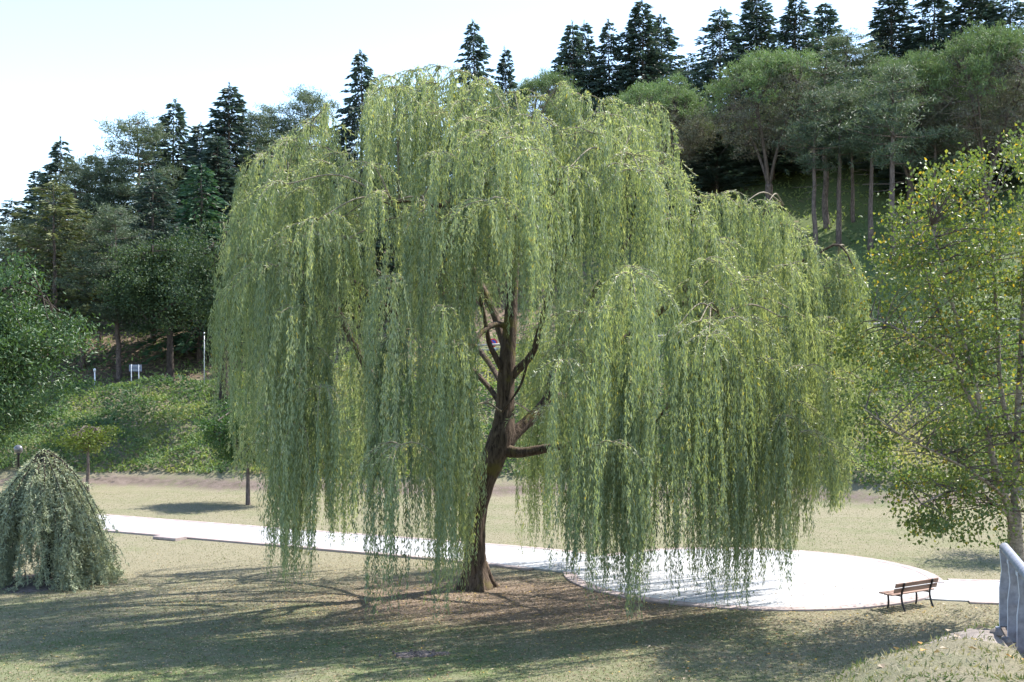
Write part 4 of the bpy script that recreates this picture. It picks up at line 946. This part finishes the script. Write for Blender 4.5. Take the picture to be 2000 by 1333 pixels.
# weeping cedar in the left foreground
wr = np.random.default_rng(400); cx, cy = (88 - 1000) / FPX * 36.6, 36.6
wc = empty('weeping_cedar', (cx, cy, 0), 0.0, (0.94, 0.94, 1.02)); tag(wc, 'grey-green weeping cedar shaped like a mop on the left lawn', 'cedar tree')
mb = MB(); q = smooth_path([(0, 0, -.4), (.1, .05, 1.2), (-.1, .1, 2.4), (.05, 0, 3.6), (.1, 0, 4.0)], 5); mb.tube(q, np.linspace(.16, .05, len(q)), 8, True, .15, wr); mb.build('trunk', M['bark_dark'], wc, True)
C, D, L, Wd, V = [], [], [], [], []; tb = MB()
def cascade(p, v0):
    """needles around a drooping shoot"""
    seg = np.linalg.norm(np.diff(p, axis=0), axis=1); cum = np.r_[0, np.cumsum(seg)]; n = int(cum[-1] / .026) + 4
    s = wr.random(n) * cum[-1]; q = np.stack([np.interp(s, cum, p[:, k]) for k in range(3)], -1)
    tg = norm(np.stack([np.interp(s, cum, np.gradient(p[:, k])) for k in range(3)], -1))
    dv = wr.normal(size=(n, 3)) * .75 + tg * .9; C.append(q); D.append(dv); L.append(wr.uniform(.10, .17, n)); Wd.append(wr.uniform(.022, .036, n)); V.append(v0 + .16 * wr.normal(size=n))
CLA = np.arange(13) * .483 + wr.normal(size=13) * .10
for b in range(120):
    a = CLA[wr.integers(len(CLA))] + wr.normal() * .17; gap_ = abs(((a - 4.85) + math.pi) % (2 * math.pi) - math.pi)     # opening towards the viewer
    Rr = wr.uniform(1.0, 2.25) * (1.12 if math.cos(a) > .3 else 1.05); z0 = 4.1 - .25 * wr.random() ** 2; zt = wr.uniform(.05, .9)
    if b >= 105: Rr = wr.uniform(.45, .95); zt = wr.uniform(.1, .5); a = wr.random() * 6.283; gap_ = 1
    if gap_ < .22: zt = wr.uniform(1.6, 2.8); Rr *= .75
    d = np.array([math.cos(a), math.sin(a)])
    s = np.linspace(0, 1, 12)
    rr = Rr * (1 - (1 - s) ** 1.4); zz = z0 + .05 * np.sin(s * 3.14) * Rr - (z0 - zt) * (s ** 1.3)
    sw = .16 * np.sin(s * 3 + wr.random() * 6)
    p = np.c_[d[0] * rr - d[1] * sw, d[1] * rr + d[0] * sw, zz]
    tb.tube(p, np.linspace(.03, .006, 12), 4, False); cascade(p, .55)
    for k in range(24):
        i = wr.integers(2, 12); st = p[min(i, 11)] + wr.normal(size=3) * .03; aa = a + wr.normal() * .8; ln = min(wr.uniform(.25, .95), max(.15, st[2] - .04)); e = np.array([math.cos(aa), math.sin(aa)])
        t = np.linspace(0, 1, 5); ex = wr.uniform(.10, .32) if wr.random() < .75 else wr.uniform(.35, .6)
        h = np.c_[st[0] + e[0] * ex * t, st[1] + e[1] * ex * t, st[2] - ln * t ** 1.4]; h[:, 2] = np.maximum(h[:, 2], .03)
        cascade(h, .48 + .1 * wr.normal())
# low skirt reaching out to the right
for b in range(16):
    a = wr.uniform(-.75, .25); t = np.linspace(0, 1, 8); Rr = wr.uniform(1.7, 2.55)
    p = np.c_[math.cos(a) * (1.2 + (Rr - 1.2) * t), math.sin(a) * (1.2 + (Rr - 1.2) * t), .95 * (1 - t) ** 1.3 + .12 + .1 * wr.random()]; cascade(p, .5)
    for k in range(9):
        st = p[wr.integers(1, 8)]; aa = a + wr.normal() * .9; tt = np.linspace(0, 1, 4)[:, None]; cascade(st + tt * np.array([math.cos(aa) * .3, math.sin(aa) * .3, -.08]), .5)
link('crown', needles(M['weeping'], C, D, L, Wd, V, wr, 'weeping_crown'), wc)
o = tb.build('twigs', M['bark_dark'], wc); o['kind'] = 'stuff'
mb = MB(); n = 40; a = np.linspace(0, 6.283, n, endpoint=False); rr = 1.9 + .25 * np.sin(a * 3) + .15 * np.sin(a * 7)
mb.add(np.r_[np.c_[np.cos(a) * rr, np.sin(a) * rr * .9, np.full(n, -.03)], np.c_[np.cos(a) * rr * .8, np.sin(a) * rr * .72, np.full(n, .05)], [[0, 0, .07]]], [(k, (k + 1) % n, n + (k + 1) % n, n + k) for k in range(n)] + [(n + k, n + (k + 1) % n, 2 * n) for k in range(n)])
o = mb.build('bare_soil', M['earth'], None, True); o.location = (cx, cy, tz(cx, cy)); tag(o, 'bare dark soil ring under the weeping cedar', None, None, 'structure')

# ------------------------------------------------------------------ street furniture and small things
# bench
def Rz(a): c, s = math.cos(a), math.sin(a); return np.array([[c, -s, 0], [s, c, 0], [0, 0, 1.0]])
def Rx(a): c, s = math.cos(a), math.sin(a); return np.array([[1, 0, 0], [0, c, -s], [0, s, c]])
gb = (G(1766, 1196) + G(1836, 1184) + G(1731, 1192) + G(1800, 1177)) / 4
bv = G(1836, 1184) - G(1766, 1196); ba = math.atan2(bv[1], bv[0])
ben = empty('park_bench', (gb[0], gb[1], tz(gb[0], gb[1])), ba); tag(ben, 'wooden slatted park bench with black iron legs facing the plaza', 'bench')
BL = 1.85
for k, yy in enumerate((0.05, 0.21, 0.37)):
    mb = MB(); mb.bbox((0, yy, .455 + (.012 if k == 2 else 0)), (BL, .135, .038), .008); mb.build('seat_slat', M['slat'], ben)
bt = math.radians(-15)
for zz, yy in ((.585, -.085), (.735, -.128)):
    mb = MB(); mb.bbox((0, yy, zz), (BL, .038, .125), .008, Rx(-bt)); mb.build('back_slat', M['slat'], ben)
for sx in (-.62, .62):
    mb = MB(); pts = smooth_path([(sx, .38, .0), (sx, .355, .15), (sx, .36, .30), (sx, .38, .43)], 4); mb.tube(pts, np.full(len(pts), .030), 6, True); mb.build('leg', M['iron'], ben)
    mb = MB(); pts = smooth_path([(sx, -.20, .0), (sx, -.13, .17), (sx, -.085, .34), (sx, -.09, .48), (sx, -.135, .62), (sx, -.19, .80)], 4); mb.tube(pts, np.full(len(pts), .031), 6, True); mb.build('leg', M['iron'], ben)
    mb = MB(); mb.box((sx, .16, .418), (.045, .50, .035)); mb.build('seat_support', M['iron'], ben)

# steel railing at the right edge
hr = [P(1962, 1070, 13.0), P(2000, 1112, 11.35)]
dR = norm(hr[1] - hr[0]); dR[2] = 0; dR = norm(dR)
base = np.array([hr[0][0], hr[0][1], 3.56]); rl = empty('steel_railing', base, math.atan2(dR[1], dR[0])); tag(rl, 'galvanised steel footbridge railing cut by the right edge', 'railing')
mb = MB(); mb.tube([(-.02, 0, hr[0][2] - base[2]), (0.3, 0, hr[0][2] - base[2]), (8, 0, hr[0][2] - base[2])], .055, 12, True); mb.build('handrail', M['galv'], rl, True)
hz = hr[0][2] - base[2]
for k in range(8):
    x = .06 + k * .82; mb = MB()
    # flat kinked plate post
    prof = [(.10, -.02), (.10, hz * .50), (.122, hz * .72), (.10, hz - .02)]
    V = []
    for tx in (-.007, .007):
        for yy, z in prof: V.append((x + tx, yy - .105 - .05, z)); V.append((x + tx, yy - .05, z))
    F = []
    for i in range(3): a = 2 * i; F += [(a, a + 1, a + 3, a + 2), (8 + a, 8 + a + 2, 8 + a + 3, 8 + a + 1), (a, a + 2, a + 10, a + 8), (a + 1, a + 9, a + 11, a + 3)]
    F += [(0, 8, 9, 1), (6, 7, 15, 14)]
    mb.add(V, F); po = mb.build('post', M['galv'], rl)
    mb = MB(); mb.tube([(x - .012, yy - .05, z) for yy, z in prof], .011, 6, True); mb.tube([(x - .012, yy - .155, z) for yy, z in prof], .008, 6, True); mb.build('edge_glint', M['steel'], po)  # pale strips added to draw the light caught along the plate edges
    mb = MB(); mb.box((x + .06, .045, hz - .13), (.16, .06, .06)); bk = mb.build('bracket', M['steel'], po)
    mb = MB(); mb.tube([(x - .035, .045, hz - .13), (x - .015, .045, hz - .13)], .013, 6, True); mb.build('bolt', M['iron'], bk)
    mb = MB(); mb.box((x + .01, -.02, -.012), (.10, .16, .02)); mb.build('base_plate', M['galv'], po)
for k, z in enumerate((.12, .42, .68)):
    mb = MB(); mb.box((4, .07, z), (8, .02, .05)); mb.build('rail', M['galv'], rl)
for k in range(14):
    mb = MB(); mb.box((.22 + k * .5, .02, -.42), (.46, .07, .78)); mb.build('plank', M['plank'], rl)
mb = MB(); mb.box((3.9, .03, -.005), (7.8, .16, .035)); mb.build('edge_beam', M['dark_wood'], rl)
# loose stones beside the railing base
for k in range(7):
    mb = MB(); r_ = np.random.default_rng(500 + k); s = r_.uniform(.05, .11)
    ico = norm(r_.normal(size=(14, 3)))
    th = np.linspace(0, 6.283, 7, endpoint=False); V = []
    for zq, rq in ((-.9, .5), (-.3, 1.0), (.35, .9), (.85, .45)):
        for t in th: V.append((math.cos(t) * rq * s * r_.uniform(.75, 1.2), math.sin(t) * rq * s * r_.uniform(.75, 1.2), zq * s * .7 * r_.uniform(.85, 1.1)))
    F = [(i * 7 + j, i * 7 + (j + 1) % 7, (i + 1) * 7 + (j + 1) % 7, (i + 1) * 7 + j) for i in range(3) for j in range(7)] + [tuple(range(6, -1, -1)), tuple(range(21, 28))]
    mb.add(V, F); o = mb.build('stone', M['rock_dark'])
    d = .15 + k * .33; pt = base + dR * d; nx_, ny_ = dR[1], -dR[0]
    sx = pt[0] - abs(nx_) * r_.uniform(.12, .45); sy = pt[1] + r_.normal() * .1
    z, _ = mound_z(np.array([sx]), np.array([sy])); o.location = (sx, sy, float(z[0]) + s * .05)
    tag(o, 'grey earthy stone heaped along the foot of the steel railing', 'stone', 'stones beside the railing')

# globe lamp behind the weeping cedar
p = P(36, 878, 40.0); lp = empty('globe_lamp', (p[0], p[1], tz(p[0], p[1]))); tag(lp, 'park lamp with a mirrored globe on a slim dark post behind the weeping cedar', 'lamp post')
gz = p[2] - lp.location.z
mb = MB(); mb.lathe([(.07, -.2), (.07, .5), (.045, .55), (.04, gz - .22), (.06, gz - .20), (.06, gz - .13)], 12); mb.build('post', M['iron'], lp, True)
mb = MB(); mb.lathe([(max(.004, .155 * math.sin(t)), gz - .155 * math.cos(t)) for t in np.linspace(0.05, math.pi - .02, 14)], 20); mb.build('globe', M['globe'], lp, True)

# sign board seen from behind at the road edge
D = 84.0; a, b = P(256, 764, D), P(270, 760, D + .3)
sg = empty('sign_board', a); tag(sg, 'small road sign board seen from behind on two thin posts', 'sign')
zt = (764 - 712) / FPX * D
for x in (.02, .56):
    mb = MB(); mb.tube([(x, 0, -.5), (x, 0, zt)], .035, 8, True); mb.build('post', M['steel'], sg, True)
mb = MB(); mb.box((.30, .05, zt - .27), (.92, .03, .50)); pn = mb.build('panel', M['sign_back'], sg)
for z in (zt - .12, zt - .42):
    mb = MB(); mb.box((.30, .015, z), (.80, .035, .035)); mb.build('brace', M['steel'], pn)
# white marker post and tall white pole
p = P(185, 762, 84.5); mk = empty('marker_post', (p[0], p[1], p[2])); tag(mk, 'short white marker post left of the sign board', 'post')
mb = MB(); mb.tube([(0, 0, -.6), (0, 0, 1.35)], .05, 8, True); mb.build('post', M['white'], mk, True)
mb = MB(); mb.lathe([(.04, 1.33), (.095, 1.36), (.095, 1.54), (.04, 1.58)], 10); mb.build('cap', M['white'], mk, True)
p = P(399, 747, 83); pl = empty('white_pole', p); tag(pl, 'tall thin white pole beside the black oak trunk', 'pole')
mb = MB(); mb.lathe([(.036, -.6), (.034, 2.0), (.028, 3.5)], 10); mb.build('shaft', M['steel'], pl, True)
mb = MB(); mb.lathe([(.035, 3.48), (.05, 3.52), (.045, 3.6), (.01, 3.62)], 10); mb.build('cap', M['white'], pl, True)

# guard rail along the road, seen through the willow and behind the birch
gr = empty('guard_rail', (0, 0, 0)); tag(gr, 'weathered timber guard rail along the road above the bank', 'guard rail')
gxs = np.arange(-4.5, 34, 2.2); gp = np.array([(x, y_foot(np.array([x]))[0] + 13.9, 0) for x in gxs]); gp[:, 2] = terrain(gp[:, 0], gp[:, 1])
for q in gp:
    mb = MB(); mb.box((q[0], q[1], q[2] + .30), (.13, .13, .95)); mb.build('post', M['dark_wood'], gr)
for zz in (.32, .66):
    for i in range(len(gp) - 1):
        mb = MB(); mb.tube([gp[i] + [0.01, -.11, zz], gp[i + 1] + [-0.01, -.11, zz]], .075, 8, True); mb.build('rail', M['plank'], gr, True)
# no-parking sign behind the guard rail
D = 79.0; p = P(963, 684, D); ns = empty('no_parking_sign', (p[0], p[1], tz(p[0], p[1]))); tag(ns, 'round blue no-parking sign with red rim glimpsed left of the willow trunk', 'sign')
zc = P(963, 670, D)[2] - ns.location.z
mb = MB(); mb.tube([(0, .03, -.4), (0, .03, zc + .2)], .03, 8, True); mb.build('post', M['steel'], ns, True)
def disc(r0, r1, y, n=28):
    V = [(rr * math.cos(6.2832 * k / n), y, rr * math.sin(6.2832 * k / n) + zc) for rr in (r0, r1) for k in range(n)]
    return V, [(k, n + k, n + (k + 1) % n, (k + 1) % n) for k in range(n)]
mb = MB(); V, F = disc(.001, .255, -.012); mb.add(V, F); dsk = mb.build('disc', M['blue'], ns)
mb = MB(); V, F = disc(.205, .30, -.018); mb.add(V, F); mb.build('rim', M['red'], dsk)
mb = MB(); c, s = math.cos(.785), math.sin(.785); mb.box((0, -.024, zc), (.50, .006, .055), [[c, 0, s], [0, 1, 0], [-s, 0, c]]); mb.build('slash', M['red'], dsk)
mb = MB(); mb.box((0, -.012, zc - .46), (.50, .012, .24)); mb.build('plate', M['white'], ns)
# wooden fence on the slope among the left trunks
fp = [P(u, v, 103) for u, v in ((112, 646), (140, 645), (168, 644), (196, 642))]
fe = empty('wooden_fence', (0, 0, 0)); tag(fe, 'low dark wooden fence among the trunks on the left slope', 'fence')
for q in fp:
    z = tz(q[0], q[1]); mb = MB(); mb.box((q[0], q[1], z + .45), (.12, .12, 1.3)); mb.build('post', M['dark_wood'], fe)
for i in range(3):
    a, b = fp[i], fp[i + 1]; za, zb = tz(a[0], a[1]), tz(b[0], b[1])
    for h0, h1 in ((1.0, 1.0), (.35, 1.0), (1.0, .35)):
        mb = MB(); mb.tube([(a[0] + .07, a[1] - .07, za + h0), (b[0] - .07, b[1] - .07, zb + h1)], .05, 6, True); mb.build('rail', M['dark_wood'], fe)
# stone slab step lying against the path edge
p = G(337, 1044); sl = MB(); sl.bbox((0, 0, .06), (1.25, .62, .12), .02); o = sl.build('stone_slab', M['kerb']); o.location = (-13.9, 46.7, tz(-13.9, 46.7)); o.rotation_euler = (0, 0, -.50)
tag(o, 'flat pinkish concrete slab laid against the path edge on the left', 'slab')
# bare earth scar with clods in the front lawn
p = G(820, 1277); n = 40; a = np.linspace(0, 6.283, n, endpoint=False); V = []
for k, f in enumerate((1.0, .8, .6, .4, .2)):
    rr = f * (1 + .30 * np.sin(a * 2 + 1) + .16 * np.sin(a * 5 + k) + .10 * rng.normal(size=n))
    V.append(np.c_[np.cos(a) * .60 * rr, np.sin(a) * .40 * rr, np.full(n, -.03 if k == 0 else .012) + (.022 * rng.random(n) if k else 0)])
V.append([[0, 0, .03]]); mb = MB()
mb.add(np.vstack(V), [(k * n + q, k * n + (q + 1) % n, (k + 1) * n + (q + 1) % n, (k + 1) * n + q) for k in range(4) for q in range(n)] + [(4 * n + q, 4 * n + (q + 1) % n, 5 * n) for q in range(n)])
for k in range(60):
    c = np.array([rng.normal() * .28, rng.normal() * .18, .03]); s_ = rng.uniform(.012, .04); mb.box(c, (s_ * 1.5, s_ * 1.2, s_), Rz(rng.random() * 3))
o = mb.build('bare_earth', M['earth']); o.location = (p[0], p[1], tz(p[0], p[1])); tag(o, 'small grey patch of bare earth in the front lawn', None, None, 'structure')
